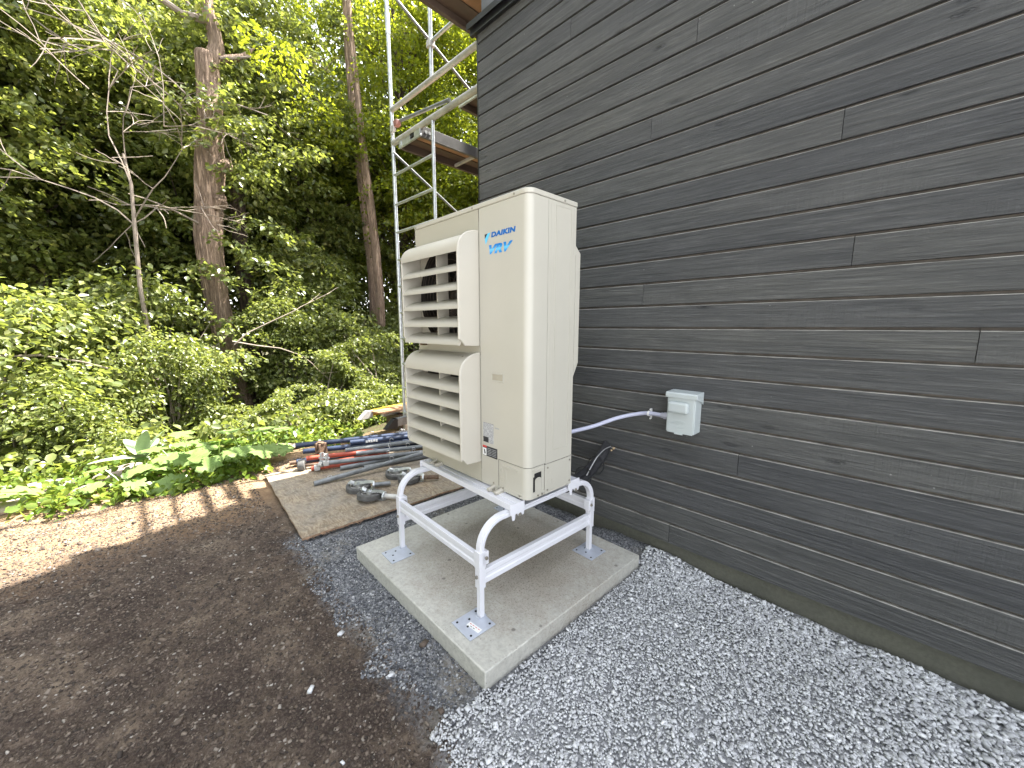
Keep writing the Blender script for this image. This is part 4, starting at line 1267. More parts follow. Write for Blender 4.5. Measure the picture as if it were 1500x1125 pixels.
# rubber foot block at the left end, brown wedge clamp and galvanised claw
rb = empty('jack_foot', (-3.83, 1.055, 0.03), 1.1)
tag(rb, 'worn black rubber jack foot lying at the left end of the heap', 'jack foot')
m_ = MB(); m_.cyl((0, 0, 0.035), 0.055, 0.06, 'x', 14); m_.build('rubber_foot', MT['rubber'], rb, bevel=0.008, seg=3)
m_ = MB(); m_.tube([(0.03, 0, 0.035), (0.22, 0, 0.03)], 0.013, 10); m_.build('stem', MT['rust'], rb, smooth=True)
cl = empty('wedge_clamp', (-3.98, 1.28, 0.10), 0.4)
tag(cl, 'rusty brown wedge clamp gripping the blue scaffold tubes', 'clamp')
m_ = MB(); m_.box(-0.03, 0.03, -0.05, 0.06, -0.035, -0.012); m_.box(-0.032, -0.012, -0.045, 0.05, -0.02, 0.10); m_.box(0.012, 0.032, -0.045, 0.05, -0.02, 0.095)
m_.box(-0.04, 0.04, -0.02, 0.02, 0.088, 0.108)
m_.build('clamp_body', MT['rust'], cl, bevel=0.004)
m_ = MB(); m_.tube([(0, -0.07, 0.0), (0, 0.07, 0.075)], 0.008, 8); m_.build('wedge', MT['rust'], cl)
cw = empty('claw_coupler', (-3.66, 1.20, 0.13), 0.8)
tag(cw, 'galvanised claw coupler standing on the orange tubes', 'coupler')
m_ = MB()
m_.box(-0.035, -0.018, -0.02, 0.02, -0.03, 0.062); m_.box(0.018, 0.035, -0.02, 0.02, -0.03, 0.055); m_.box(-0.035, 0.035, -0.024, 0.024, -0.035, -0.012)
m_.cyl((0, 0, 0.015), 0.008, 0.10, 'x', 8)
m_.build('claw', MT['galv'], cw, bevel=0.003)
m_ = MB(); m_.ring((-0.012, -0.045, -0.03), 0.014, 0.024, 0.03, 14, axis='x'); m_.build('collar', MT['galv_dull'], cw)
# caster wheels
def caster(loc, rz, tiltx, label, stem_col):
    t = empty('caster_wheel', loc)
    t.rotation_euler = (tiltx, 0, rz)
    tag(t, label, 'caster wheel', 'scaffold caster wheels lying on the strand board')
    b_ = MB(); b_.ring((0, 0, 0), 0.062, 0.094, 0.044, 32); o = b_.build('tyre', MT['rubber'], t, bevel=0.008, seg=3)
    b_ = MB(); b_.ring((0, 0, 0), 0.055, 0.0625, 0.034, 32); b_.cyl((0, 0, 0), 0.026, 0.05, 'z', 16)
    for q in range(5):
        a = q * 2 * math.pi / 5
        b_.box(0.02, 0.058, -0.007, 0.007, -0.008, 0.008, rot=Matrix.Rotation(a, 3, 'Z'))
    b_.build('rim', MT['galv_dull'], t)
    b_ = MB()
    b_.prism([(-0.035, 0.030), (0.03, 0.034), (0.075, 0.036), (0.115, 0.030), (0.115, 0.026), (0.075, 0.031), (0.03, 0.029), (-0.035, 0.025)], -0.024, 0.024, 'y')
    b_.prism([(-0.02, -0.028), (0.115, -0.028), (0.115, -0.024), (-0.02, -0.024)], -0.022, 0.022, 'y')
    b_.cyl((0.118, 0, 0.0), 0.034, 0.014, 'x', 16)
    b_.cyl((0.0, 0, 0.036), 0.014, 0.014, 'z', 6)
    b_.tube([(-0.03, 0.0, 0.034), (-0.055, 0, 0.046), (-0.075, 0, 0.040)], [0.014, 0.018, 0.006], 8)
    b_.build('fork', MT['galv'], t, smooth=True)
    b_ = MB(); b_.tube([(0.124, 0, 0), (0.25, 0, 0)], 0.0185, 12); b_.build('stem', stem_col, t, smooth=True)
    return t
caster((-3.02, 1.235, 0.052), R(62), 0.12, 'caster wheel with dark stem pointing at the tubes, left of the front pair', MT['brace_grey'])
caster((-2.79, 1.225, 0.056), R(38), -0.10, 'caster wheel lying nearest the front edge of the strand board', MT['galv_dull'])
caster((-3.07, 1.60, 0.052), R(70), 0.16, 'caster wheel lying right beside the lowest grey tube', MT['galv_dull'])
caster((-2.88, 1.615, 0.056), R(52), 0.05, 'caster wheel seen through the left arch of the white stand', MT['rust'])

# ---------------------------------------------------------------- spare scaffold deck pieces behind the heap
sd = empty('spare_scaffold_deck', (-4.72, 2.10, 0.24), R(100))
tag(sd, 'yellow-edged spare scaffold deck raised behind the blue tubes', 'scaffold deck')
m_ = MB(); m_.box(0.0, 2.2, -0.02, 0.03, -0.035, 0.045); m_.build('yellow_beam', MT['yellow'], sd, bevel=0.003)
m_ = MB(); m_.box(0.04, 2.2, -0.26, -0.02, 0.02, 0.035); m_.build('deck_panel', MT['ply'], sd)
m_ = MB(); m_.prism([(-0.13, -0.05), (-0.02, 0.045), (0.06, 0.045), (0.06, -0.045), (-0.06, -0.055)], -0.035, 0.038, 'y'); m_.build('end_hook', MT['galv_dull'], sd, bevel=0.003)
m_ = MB(); m_.tube([(0.12, -0.14, -0.02), (1.6, -0.10, 0.0)], 0.024, 10); m_.build('brace_tube', MT['galv'], sd, smooth=True)
for q_ in (0.3, 1.6):
    m_ = MB(); m_.box(q_, q_ + 0.1, -0.25, 0.03, -0.24, -0.037); m_.build('support_block', MT['deck_dark'], sd)
sd2 = empty('spare_scaffold_beam', (-4.22, 2.18, 0.20), R(97))
tag(sd2, 'dark grey scaffold beam with a hooked end lying beside the yellow deck', 'scaffold beam')
m_ = MB(); m_.box(0.0, 1.9, -0.03, 0.03, -0.05, 0.05); m_.build('beam', MT['brace_grey'], sd2, bevel=0.004)
m_ = MB(); m_.prism([(-0.12, -0.06), (0.0, 0.05), (0.05, 0.05), (0.05, -0.07)], -0.034, 0.034, 'y'); m_.build('end_hook', MT['black'], sd2, bevel=0.003)
for q_ in (0.5, 1.5):
    m_ = MB(); m_.box(q_, q_ + 0.1, -0.05, 0.05, -0.20, -0.052); m_.build('support_block', MT['deck_dark'], sd2)

# ---------------------------------------------------------------- scaffold tower
K = 0.883
def sz(z): return CAM_Z + (z - 1.52) * K      # heights read off the photograph
AY = 2.75 * K
XA, XB = -4.955 * K, -4.055 * K
XC = -3.15 * K
tw = empty('scaffold_tower', (XA, AY, 0))
tag(tw, 'aluminium scaffold tower with plank decks rising beside the house corner', 'scaffold')
def sp(x, y, z): return (x - XA, y - AY, z)
def bar(name, a, b, r_=0.0205, mat='galv', n=10):
    m_ = MB(); m_.tube([sp(*a), sp(*b)], r_, n)
    return m_.build(name, MT[mat], tw, smooth=True)
for yy in (AY, AY + 1.95):
    bar('standard', (XA, yy, 0.03), (XA - 0.02, yy, 4.55), 0.0215)
    bar('standard', (XA - 0.02, yy, 4.55), (XA - 0.03, yy, 6.6), 0.0215)
    m_ = MB(); m_.tube([sp(XA - 0.02, yy, 4.53), sp(XA - 0.02, yy, 4.74)], 0.026, 12); m_.build('spigot_collar', MT['galv'], tw, smooth=True)
    bar('standard', (XB, yy, 0.03), (XB, yy, sz(3.85)), 0.0175)
    bar('standard', (XB + 0.0, yy, sz(4.26)), (XB + 0.02, yy, 6.6), 0.0195)
    bar('ledger', (XA, yy, sz(4.255)), (XC + 0.05, yy, sz(4.235)), 0.027, 'galv_dull')
    bar('ledger', (XA, yy, sz(3.86)), (XC + 0.05, yy, sz(3.845)), 0.031, 'galv_dull')
    for zz in (3.472, 3.105, 2.755, 2.4, 2.05, 1.7, 1.35, 1.0, 0.65, 0.3):
        bar('rung', (XA, yy, sz(zz)), (XB, yy, sz(zz - 0.005)), 0.0155)
    bar('rung', (XB, yy, sz(4.62)), (XC + 0.1, yy, sz(4.618)), 0.017)
    bar('rung', (XB, yy, sz(4.965)), (XC + 0.1, yy, sz(4.96)), 0.017)
    m_ = MB()
    m_.box(-0.035, 0.035, -0.03, 0.03, -0.03, 0.03, at=sp(XB + 0.0, yy, sz(4.60)))
    m_.build('coupler', MT['galv_dull'], tw, bevel=0.006)
    m_ = MB()
    m_.box(-0.03, 0.05, -0.045, -0.01, -0.05, 0.02, at=sp(XA + 0.04, yy, sz(4.02)))
    m_.build('coupler', MT['galv_dull'], tw, bevel=0.006)
    m_ = MB(); m_.box(-0.03, 0.04, -0.03, 0.03, -0.03, 0.03, at=sp(XA + 0.11, yy - 0.01, sz(4.05))); m_.build('red_coupler', simple('faded_red_clamp', (0.22, 0.10, 0.08), 0.6, var=0.3), tw, bevel=0.006)
    m_ = MB(); m_.box(-0.09, 0.09, -0.09, 0.09, 0.0, 0.012, at=sp(XA, yy, 0.0)); m_.build('base_plate', MT['galv_dull'], tw)
    m_ = MB(); m_.box(-0.09, 0.09, -0.09, 0.09, 0.0, 0.012, at=sp(XB, yy, 0.0)); m_.build('base_plate', MT['galv_dull'], tw)
bar('tie_tube', (XA + 0.1, AY + 0.02, sz(4.09)), (-3.681 * K, AY - 0.03, sz(3.89)), 0.018, 'brace_grey')
bar('diagonal_brace', (XA, AY + 0.05, sz(5.60)), (XA, AY + 1.95, sz(4.50)), 0.016, 'brace_grey')
bar('diagonal_brace', (XA, AY - 0.01, sz(3.75)), (XA, AY + 1.95, sz(2.55)), 0.014, 'brace_grey')
bar('diagonal_brace', (XB, AY + 0.02, sz(2.6)), (XB, AY + 1.95, sz(1.4)), 0.014, 'brace_grey')
def deck(x0, x1, y0, y1, zb, zt, endcap=True):
    d = empty('deck', sp(x0, y0, zb)); d.parent = tw
    W_, L_, H_ = x1 - x0, y1 - y0, zt - zb
    m_ = MB(); m_.box(0.03, W_ - 0.03, 0.02, L_, H_ - 0.022, H_ - 0.006); m_.build('deck_ply', MT['ply'], d)
    for a, b, mt in ((0.0, 0.035, 'deck_dark'), (W_ - 0.035, W_, 'deck_grey')):
        m_ = MB(); m_.box(a, b, 0.0, L_, 0.0, H_); m_.box(a, b, 0.002, L_, -0.004, -0.0005)
        m_.build('side_beam', MT[mt], d, bevel=0.003)
    m_ = MB(); m_.box(0.036, 0.17, 0.03, L_, H_ - 0.032, H_ - 0.023); m_.build('dark_edge_strip', MT['deck_dark'], d)  # dark brown strip along one edge of the underside
    if endcap:
        m_ = MB()
        m_.box(0.0, W_, -0.022, -0.001, H_ - 0.022, H_); m_.box(0.0, W_, -0.022, -0.001, 0.0, 0.020)
        m_.box(0.0, 0.05, -0.022, -0.001, 0.020, H_ - 0.022); m_.box(W_ - 0.12, W_, -0.022, -0.001, 0.020, H_ - 0.022)
        m_.box(0.05, W_ * 0.52, -0.016, -0.003, 0.020, H_ - 0.022)
        m_.build('end_cap', MT['galv'], d, bevel=0.002)
        m_ = MB(); m_.box(W_ * 0.56, W_ * 0.72, -0.0235, -0.004, H_ * 0.35, H_ * 0.68); m_.build('end_slot', MT['black'], d)
    for q in (0.03, 0.075):
        m_ = MB(); m_.cyl((W_ + 0.003, q + 0.02, H_ * 0.5), 0.016, 0.008, 'x', 10); m_.build('rivet', MT['galv'], d)
    m_ = MB(); m_.box(0.036, W_ - 0.036, 0.72, 0.75, 0.002, 0.03); m_.build('cross_member', MT['galv_dull'], d)
    return d
deck(-4.80 * K, -4.30 * K, 2.76 * K, 2.76 * K + 2.05, sz(3.745), sz(3.865))
deck(-3.80 * K, -3.25 * K, 2.95 * K, 2.95 * K + 1.9, sz(3.93), sz(4.03))
deck(-3.30 * K, -2.87 * K, 2.05 * K, 2.05 * K + 2.2, sz(4.32), sz(4.41), False)

# ---------------------------------------------------------------- vegetation
def leaf_quads(C, D, N_, length, width, hexa=False):
    """C base points, D unit leaf directions, N_ unit normals"""
    n = len(C)
    S_ = np.cross(D, N_); S_ /= np.maximum(np.linalg.norm(S_, axis=1, keepdims=True), 1e-6)
    Nn = np.cross(S_, D)
    L = length[:, None]; W_ = width[:, None]
    if not hexa:
        v = np.stack([C, C + D * L * 0.45 + S_ * W_ * 0.5 + Nn * W_ * 0.12, C + D * L - Nn * L * 0.08, C + D * L * 0.45 - S_ * W_ * 0.5 + Nn * W_ * 0.12], 1)
        f = np.arange(n)[:, None] * 4 + np.array([[0, 1, 2, 3]])
        tri = np.concatenate([f[:, [0, 1, 2]], f[:, [0, 2, 3]]])
        return v.reshape(-1, 3), tri
    v = np.stack([C, C + D * L * 0.25 + S_ * W_ * 0.42 + Nn * W_ * 0.1, C + D * L * 0.62 + S_ * W_ * 0.44 + Nn * W_ * 0.1, C + D * L - Nn * L * 0.10,
                  C + D * L * 0.62 - S_ * W_ * 0.44 + Nn * W_ * 0.1, C + D * L * 0.25 - S_ * W_ * 0.42 + Nn * W_ * 0.1], 1)
    b = np.arange(n)[:, None] * 6
    tri = np.concatenate([b + np.array([[0, 1, 2]]), b + np.array([[0, 2, 3]]), b + np.array([[0, 3, 4]]), b + np.array([[0, 4, 5]])])
    return v.reshape(-1, 3), tri
def unit(a): return a / np.maximum(np.linalg.norm(a, axis=1, keepdims=True), 1e-9)
def spray_cloud(C, Rr, per, size, out=None, droop=0.35, thick=0.12, hexa=False, aspect=0.62, up=0.75):
    """C spray centres (m,3); Rr radii (m); per leaves each; a drooping, layered fan of leaves for each"""
    m = len(C)
    idx = np.repeat(np.arange(m), per)
    n = len(idx)
    th = rng.random(n) * 2 * math.pi
    r = Rr[idx] * np.sqrt(rng.random(n))
    tilt = rng.normal(0, 0.28, (m, 2))
    off = np.stack([r * np.cos(th), r * np.sin(th), rng.normal(0, 1, n) * thick * Rr[idx]], 1)
    off[:, 2] += off[:, 0] * tilt[idx, 0] + off[:, 1] * tilt[idx, 1] - droop * r * r / Rr[idx]
    if out is not None:
        oo = out[idx]
        off[:, 2] -= 0.25 * (off[:, 0] * oo[:, 0] + off[:, 1] * oo[:, 1])
    P_ = C[idx] + off
    rad = np.stack([np.cos(th), np.sin(th), np.zeros(n)], 1)
    D = unit(rad * 0.5 + rng.normal(0, 0.55, (n, 3)) * np.array([1, 1, 0.55]) + np.array([0, 0, -0.38]))
    N_ = unit(np.array([0, 0, up]) + rng.normal(0, 0.5, (n, 3)))
    ln = size * (0.55 + 0.75 * rng.random(n))
    return leaf_quads(P_, D, N_, ln, ln * aspect, hexa)
def crown_points(m, rx, rz0, rz1, shell=0.55, gap=0.30):
    """spray centres in an uneven ellipsoid, thinned by low-frequency noise so that dark voids remain"""
    pts = []
    zc, hz = (rz0 + rz1) / 2, (rz1 - rz0) / 2
    sd_ = random.random() * 100
    while len(pts) < m:
        v = Vector((random.gauss(0, 1), random.gauss(0, 1), random.gauss(0, 1))).normalized()
        t = random.random() ** shell
        lob = 1 + 0.32 * noise.noise(v * 1.7 + Vector((sd_, 0, 0)))
        p = Vector((v.x * rx * t * lob, v.y * rx * t * lob, zc + v.z * hz * t * lob))
        if noise.noise(p * 0.75 + Vector((sd_, 3, 1))) < -gap: continue
        pts.append(p)
    return np.array(pts)
def crown_meshes(m, rx, z0, z1, per, size, leaf, bark, trunk_r, sprR=(0.35, 0.75), shell=0.45, gap=-0.06, hexa=False, wig=0.25, top=0.75):
    C = crown_points(m, rx, z0, z1, shell, gap)
    Rr = sprR[0] + (sprR[1] - sprR[0]) * rng.random(m)
    out = unit(C * np.array([1, 1, 0]) + 1e-6)
    V_, T_ = spray_cloud(C, Rr, per, size, out, hexa=hexa)
    cme = np_mesh('crown', V_, T_, leaf)
    # trunk + limbs
    b_ = MB()
    H_ = z0 + (z1 - z0) * top
    k = 9
    ph = random.random() * 6
    path = [Vector((wig * math.sin(i * 0.7 + ph) * i / k, wig * math.cos(i * 0.9 + ph) * i / k, -0.3 + (H_ + 0.3) * i / k)) for i in range(k + 1)]
    b_.tube(path, [trunk_r * (1.25 if i == 0 else 1) * (1 - 0.85 * i / k) + 0.01 for i in range(k + 1)], 10, rough=0.12)
    tme = b_.mesh('trunk', bark)
    tme.polygons.foreach_set('use_smooth', [True] * len(tme.polygons))
    b2 = MB()
    for i in range(0, m, max(1, m // 70)):
        c = Vector(C[i])
        t = min(max((c.z - 0.9 * (abs(c.x) + abs(c.y)) * 0.6) / H_, 0.15), 0.97)
        a = path[min(int(t * k), k - 1)].lerp(path[min(int(t * k) + 1, k)], t * k - int(t * k))
        mid = a.lerp(c, 0.5) + Vector((random.uniform(-.2, .2), random.uniform(-.2, .2), random.uniform(0.0, .35)))
        b2.tube([a, mid, c], [trunk_r * 0.28 * (1 - t) + 0.02, 0.018, 0.006], 5)
    lme_ = b2.mesh('limbs', bark)
    return cme, tme, lme_
def place_tree(name, meshes, x, y, rz, s, label, cat='tree', group=None):
    t = empty(name, (x, y, float(ground_z(x, y)) - 0.02), rz)
    t.scale = (s, s, s)
    tag(t, label, cat, group)
    link_mesh('crown', meshes[0], t); link_mesh('trunk', meshes[1], t); link_mesh('limbs', meshes[2], t)
    return t
G1 = 'trees crowding the edge of the wood'
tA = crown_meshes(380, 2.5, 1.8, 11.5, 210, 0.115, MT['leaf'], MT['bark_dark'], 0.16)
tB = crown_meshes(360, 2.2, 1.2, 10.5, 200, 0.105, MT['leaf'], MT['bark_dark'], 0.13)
tY = crown_meshes(330, 2.4, 2.8, 12.0, 190, 0.10, MT['leaf_backlit'], MT['bark_dark'], 0.15)
tF = crown_meshes(300, 4.0, 1.6, 15.0, 100, 0.24, MT['leaf_back_shaded'], MT['bark_dark'], 0.22, sprR=(0.6, 1.2))
front = [(tA, -10.9, -3.6, 0.3, 1.0, 'leafy tree at the far left edge of the wood'),
         (tB, -11.2, -0.9, 1.4, 1.05, 'leafy tree behind the bare dead sapling'),
         (tA, -12.6, 1.4, 2.2, 1.05, 'leafy tree hidden directly behind the big furrowed trunk'),
         (tB, -11.6, 3.9, 3.9, 1.05, 'leafy tree between the big trunk and the scaffold'),
         (tY, -10.9, 6.3, 0.5, 1.02, 'yellow-green tree seen through the scaffold rungs'),
         (tY, -8.9, 8.2, 2.6, 0.98, 'bright yellow-green tree beside the house corner behind the decks'),
         (tB, -7.9, 10.8, 5.1, 1.0, 'green tree farthest right, half behind the house corner')]
for me_, x, y, rz, s, lb in front: place_tree('broadleaf_tree', me_, x, y, rz, s, lb, group=G1)
back = [(-16.5, -7.5), (-17.5, -3.6), (-17.0, 0.4), (-17.5, 4.6), (-15.5, 8.5), (-13.0, 12.0), (-9.5, 14.5)]
for i, (x, y) in enumerate(back):
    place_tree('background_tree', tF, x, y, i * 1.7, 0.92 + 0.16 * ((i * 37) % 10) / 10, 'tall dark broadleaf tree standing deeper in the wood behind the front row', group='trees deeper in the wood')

for i, (x, y, lb) in enumerate(((-11.5, -7.5, 'unseen tree added to dim the yard, where the wood turns the corner'), (-8.0, -10.0, 'unseen tree added to dim the yard, left of the camera'),
                               (-3.5, -11.5, 'unseen tree added to dim the yard, behind the camera'), (1.5, -12.0, 'unseen tree added to dim the yard, behind the camera on the house side'))):
    place_tree('background_tree', tF, x, y, i * 2.1 + 0.4, 0.95, lb, group='trees deeper in the wood')  # trees out of view, added to cut the light on the unit's front

# the big furrowed trunk with its broken top
def pt_at(px, py, X):
    d = FWD + RGT * ((px - 750) / 571.54) + UPV * ((562.5 - py) / 571.54)
    return Vector((0, 0, CAM_Z)) + d * (X / d.x)
bt = empty('broken_trunk_tree', (-9.4, 1.5, float(ground_z(-9.4, 1.5)) - 0.05))
tag(bt, 'big old tree with thick furrowed trunk and snapped top left of the scaffold', 'tree')
O_ = Vector(bt.location)
XT = -9.3
path = [pt_at(px, py, XT) - O_ for px, py in ((361, 640), (352, 600), (341, 540), (326, 480), (314, 420), (306, 350), (305, 300), (307, 240), (307, 190), (306, 140), (303, 100), (301, 78))]
path[0] = Vector((path[0].x, path[0].y, -0.4))
rad = [0.25, 0.22, 0.19, 0.18, 0.205, 0.225, 0.21, 0.22, 0.205, 0.19, 0.175, 0.165]
m_ = MB(); 
fine, fr_ = [], []
for i in range(len(path) - 1):
    for j in range(5):
        fine.append(path[i].lerp(path[i + 1], j / 5)); fr_.append(rad[i] + (rad[i + 1] - rad[i]) * j / 5)
fine.append(path[-1]); fr_.append(0.15)
m_.tube(fine, fr_, 28, rough=0.16)
m_.build('trunk', MT['bark'], bt, smooth=True)
m_ = MB()
q = [pt_at(px, py, XT) - O_ for px, py in ((309, 92), (318, 70), (312, 40), (303, 10), (298, -40), (292, -110))]
m_.tube(q, [0.13, 0.12, 0.105, 0.10, 0.095, 0.07], 10, rough=0.15)
m_.build('upper_stem', MT['bark'], bt, smooth=True)
def burl(px, py, r_):
    b_ = MB(); c = pt_at(px, py, XT + 0.2) - O_
    b_.tube([c + Vector((0, -r_ * 0.6, -r_)), c, c + Vector((0, r_ * 0.3, r_))], [r_ * 0.3, r_, r_ * 0.35], 9, rough=0.3)
    b_.build('burl', MT['bark'], bt, smooth=True)
burl(331, 243, 0.12); burl(323, 297, 0.14)
def twiggy(b_, p, d, L, r_, depth, spread=0.6, kids=3, gravity=-0.02):
    pts, n = [p.copy()], 5
    dd = d.normalized()
    for i in range(n):
        dd = (dd + Vector((random.gauss(0, .13), random.gauss(0, .13), random.gauss(0, .11) + gravity))).normalized()
        pts.append(pts[-1] + dd * L / n)
    b_.tube(pts, [r_ * (1 - 0.75 * i / n) + 0.0025 for i in range(n + 1)], 5 if r_ > 0.012 else 3, cap=False)
    if depth > 0:
        for k in range(kids):
            i = random.randint(2, n)
            nd = (dd + Vector((random.gauss(0, spread), random.gauss(0, spread), random.gauss(0.05, spread * 0.7)))).normalized()
            twiggy(b_, pts[i], nd, L * random.uniform(0.45, 0.75), r_ * 0.5, depth - 1, spread, kids, gravity)
b_ = MB()
a0 = pt_at(322, 88, XT) - O_
b_.tube([a0, a0 + Vector((0.1, 0.35, 0.15)), a0 + Vector((0.1, 0.55, 0.4))], [0.08, 0.06, 0.012], 8, rough=0.15)
b_.build('branch_stub', MT['bark'], bt, smooth=True)
b_ = MB()
a1 = pt_at(303, 30, XT) - O_
b_.tube([a1, a1 + Vector((0.1, -0.35, -0.12)), a1 + Vector((0.15, -0.8, 0.0)), a1 + Vector((0.1, -1.5, 0.75))], [0.07, 0.055, 0.04, 0.02], 7)
b_.build('dead_branch', MT['dead'], bt)
for (px, py, dy, L) in ((322, 85, 0.8, 1.3), (300, 30, -1.0, 1.8), (297, 160, -0.9, 1.2), (318, 150, 0.7, 0.8), (300, 190, -1.0, 1.5), (298, 330, -1, 1.2), (345, 505, 1.0, 1.0)):
    b_ = MB(); twiggy(b_, pt_at(px, py, XT + 0.1) - O_, Vector((0.25, dy, 0.35)), L, 0.020, 2)
    b_.build('dead_branch', MT['dead'], bt)
# leafy shoots on the big trunk
C_ = np.array([tuple(pt_at(px, py, XT + 0.35) - O_) for px, py in ((350, 170), (370, 200), (355, 250), (372, 262), (282, 145), (320, 140), (385, 330), (350, 360), (395, 380), (330, 400), (290, 390))])
V_, T_ = spray_cloud(C_, np.full(len(C_), 0.5), 170, 0.11)
link_mesh('leafy_shoots', np_mesh('leafy_shoots', V_, T_, MT['leaf_shrub']), bt)

# other visible trunks
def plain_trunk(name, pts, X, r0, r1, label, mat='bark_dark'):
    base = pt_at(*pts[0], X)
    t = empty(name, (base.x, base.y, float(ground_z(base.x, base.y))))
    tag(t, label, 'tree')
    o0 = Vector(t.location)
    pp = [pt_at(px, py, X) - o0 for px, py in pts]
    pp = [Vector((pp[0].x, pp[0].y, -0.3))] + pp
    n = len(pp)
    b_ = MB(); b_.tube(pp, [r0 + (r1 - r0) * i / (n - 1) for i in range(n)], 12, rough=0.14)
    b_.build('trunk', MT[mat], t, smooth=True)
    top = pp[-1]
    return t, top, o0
def leafy_top(t, C, Rr, per, size, leaf):
    V_, T_ = spray_cloud(np.array(C), np.array(Rr), per, size)
    link_mesh('crown', np_mesh('crown', V_, T_, MT[leaf]), t)
t, top, o0 = plain_trunk('slender_tree', [(376, 600), (373, 540), (366, 470), (358, 400), (350, 330), (345, 250)], -10.3, 0.20, 0.13, 'dark straight trunk standing just right behind the big furrowed trunk')
leafy_top(t, [top + Vector((random.gauss(0, .9), random.gauss(0, .9), random.uniform(0, 3.0))) for _ in range(28)], [0.5] * 28, 170, 0.11, 'leaf')
t, top, o0 = plain_trunk('slender_tree', [(562, 560), (559, 500), (556, 430), (550, 360), (543, 300), (536, 250), (530, 200), (522, 120), (512, 30), (508, -40)], -9.6, 0.135, 0.05, 'brown bare trunk between the bright bush and the scaffold pole', 'bark')
leafy_top(t, [top + Vector((random.gauss(0.2, .9), random.gauss(0, .9), random.uniform(-4.5, 1))) for _ in range(30)], [0.5] * 30, 170, 0.10, 'leaf_backlit')
t, top, o0 = plain_trunk('slender_tree', [(545, 400), (530, 270), (517, 160), (510, 80), (506, 0)], -10.4, 0.12, 0.07, 'thin pale upright stem rising left of the scaffold pole', 'bark')
leafy_top(t, [top + Vector((random.gauss(0, .9), random.gauss(0, .9), random.uniform(0.3, 3))) for _ in range(24)], [0.5] * 24, 170, 0.10, 'leaf_backlit')
t, top, o0 = plain_trunk('slender_tree', [(600, 420), (585, 200), (578, 60), (570, -40)], -11.2, 0.10, 0.05, 'thin dark stem crossing behind the scaffold pole')
leafy_top(t, [top + Vector((random.gauss(0, .9), random.gauss(0, .9), random.uniform(-1, 2))) for _ in range(24)], [0.5] * 24, 170, 0.10, 'leaf_backlit')

# bare dead sapling
ds = empty('dead_sapling', (-8.2, 0.35, float(ground_z(-8.2, 0.35))))
tag(ds, 'bare pale dead sapling with spreading twigs left of the big trunk', 'dead tree')
o0 = Vector(ds.location)
b_ = MB()
trk = [Vector((0, 0, -0.1))] + [pt_at(px, py, -8.2) - o0 for px, py in ((205, 420), (197, 330), (192, 270), (180, 225))]
b_.tube(trk, [0.036, 0.03, 0.026, 0.02, 0.014], 7, rough=0.1)
b_.build('stem', MT['dead'], ds, smooth=True)
b_ = MB()
for (px, py, tx, ty, L, r_) in ((192, 270, 130, 130, 1.5, 0.010), (197, 320, 240, 185, 1.3, 0.010), (197, 330, 110, 262, 1.2, 0.009), (205, 300, 262, 300, 0.9, 0.008),
                                (240, 185, 300, 180, 0.8, 0.007), (185, 240, 175, 150, 1.0, 0.007), (130, 130, 90, 100, 1.1, 0.006), (240, 185, 250, 100, 0.9, 0.006)):
    a = pt_at(px, py, -8.2) - o0; c = pt_at(tx, ty, -8.0) - o0
    twiggy(b_, a, c - a, L, r_, 2, 0.75, 4, -0.02)
b_.build('twigs', MT['dead'], ds)
# loose bare branches over the bushes
bb = empty('bare_branch', (-7.0, 1.3, 0.2))
tag(bb, 'pale bare branches arching above the shrubs right of the big trunk', 'branch')
b_ = MB(); o0 = Vector(bb.location)
for chain in (((343, 505), (362, 488), (395, 472), (432, 455)), ((340, 500), (375, 506), (410, 510), (440, 520)), ((60, 520), (10, 522), (-40, 520)), ((180, 545), (120, 530), (60, 521), (0, 523))):
    pp = [pt_at(px, py, -7.2) - o0 for px, py in chain]
    b_ = MB()
    b_.tube(pp, [0.013 * (1 - 0.6 * i / len(pp)) for i in range(len(pp))], 5)
    twiggy(b_, pp[-1], pp[-1] - pp[-2], 0.6, 0.006, 1)
    b_.build('bough', MT['dead'], bb)

# shrubs
def shrub_mesh(m, rx, h, per, size, leaf, sprR=(0.16, 0.36), gap=0.12, shell=0.5):
    C = crown_points(m, rx, 0.05, h, shell, gap)
    Rr = sprR[0] + (sprR[1] - sprR[0]) * rng.random(m)
    V_, T_ = spray_cloud(C, Rr, per, size, unit(C * np.array([1, 1, 0]) + 1e-6), droop=0.4, thick=0.10, hexa=True)
    f = np_mesh('foliage', V_, T_, MT[leaf])
    b_ = MB()
    for i in range(0, m, max(1, m // 40)):
        c = Vector(C[i]); a = Vector((random.gauss(0, .08), random.gauss(0, .08), -0.1))
        b_.tube([a, a.lerp(c, 0.5) + Vector((0, 0, 0.12 * h)), c], [0.016, 0.010, 0.003], 4)
    return f, b_.mesh('stems', MT['dead'])
def place_shrub(name, ms, x, y, rz, s, label, group, z=None, sq=1.0):
    t = empty(name, (x, y, float(ground_z(x, y)) - 0.03 if z is None else z), rz)
    t.scale = (s, s, s * sq)
    tag(t, label, 'shrub', group)
    link_mesh('foliage', ms[0], t); link_mesh('stems', ms[1], t)
sC = shrub_mesh(105, 1.45, 3.1, 120, 0.095, 'leaf_shrub', sprR=(0.32, 0.62), gap=-0.06, shell=0.42)
sD = shrub_mesh(150, 1.25, 4.6, 125, 0.092, 'leaf_shrub', sprR=(0.28, 0.6), gap=-0.06, shell=0.45)
sB = shrub_mesh(240, 0.85, 1.35, 90, 0.048, 'leaf_shrub', sprR=(0.12, 0.26), gap=0.06)
GS = 'shrubs along the edge of the wood'
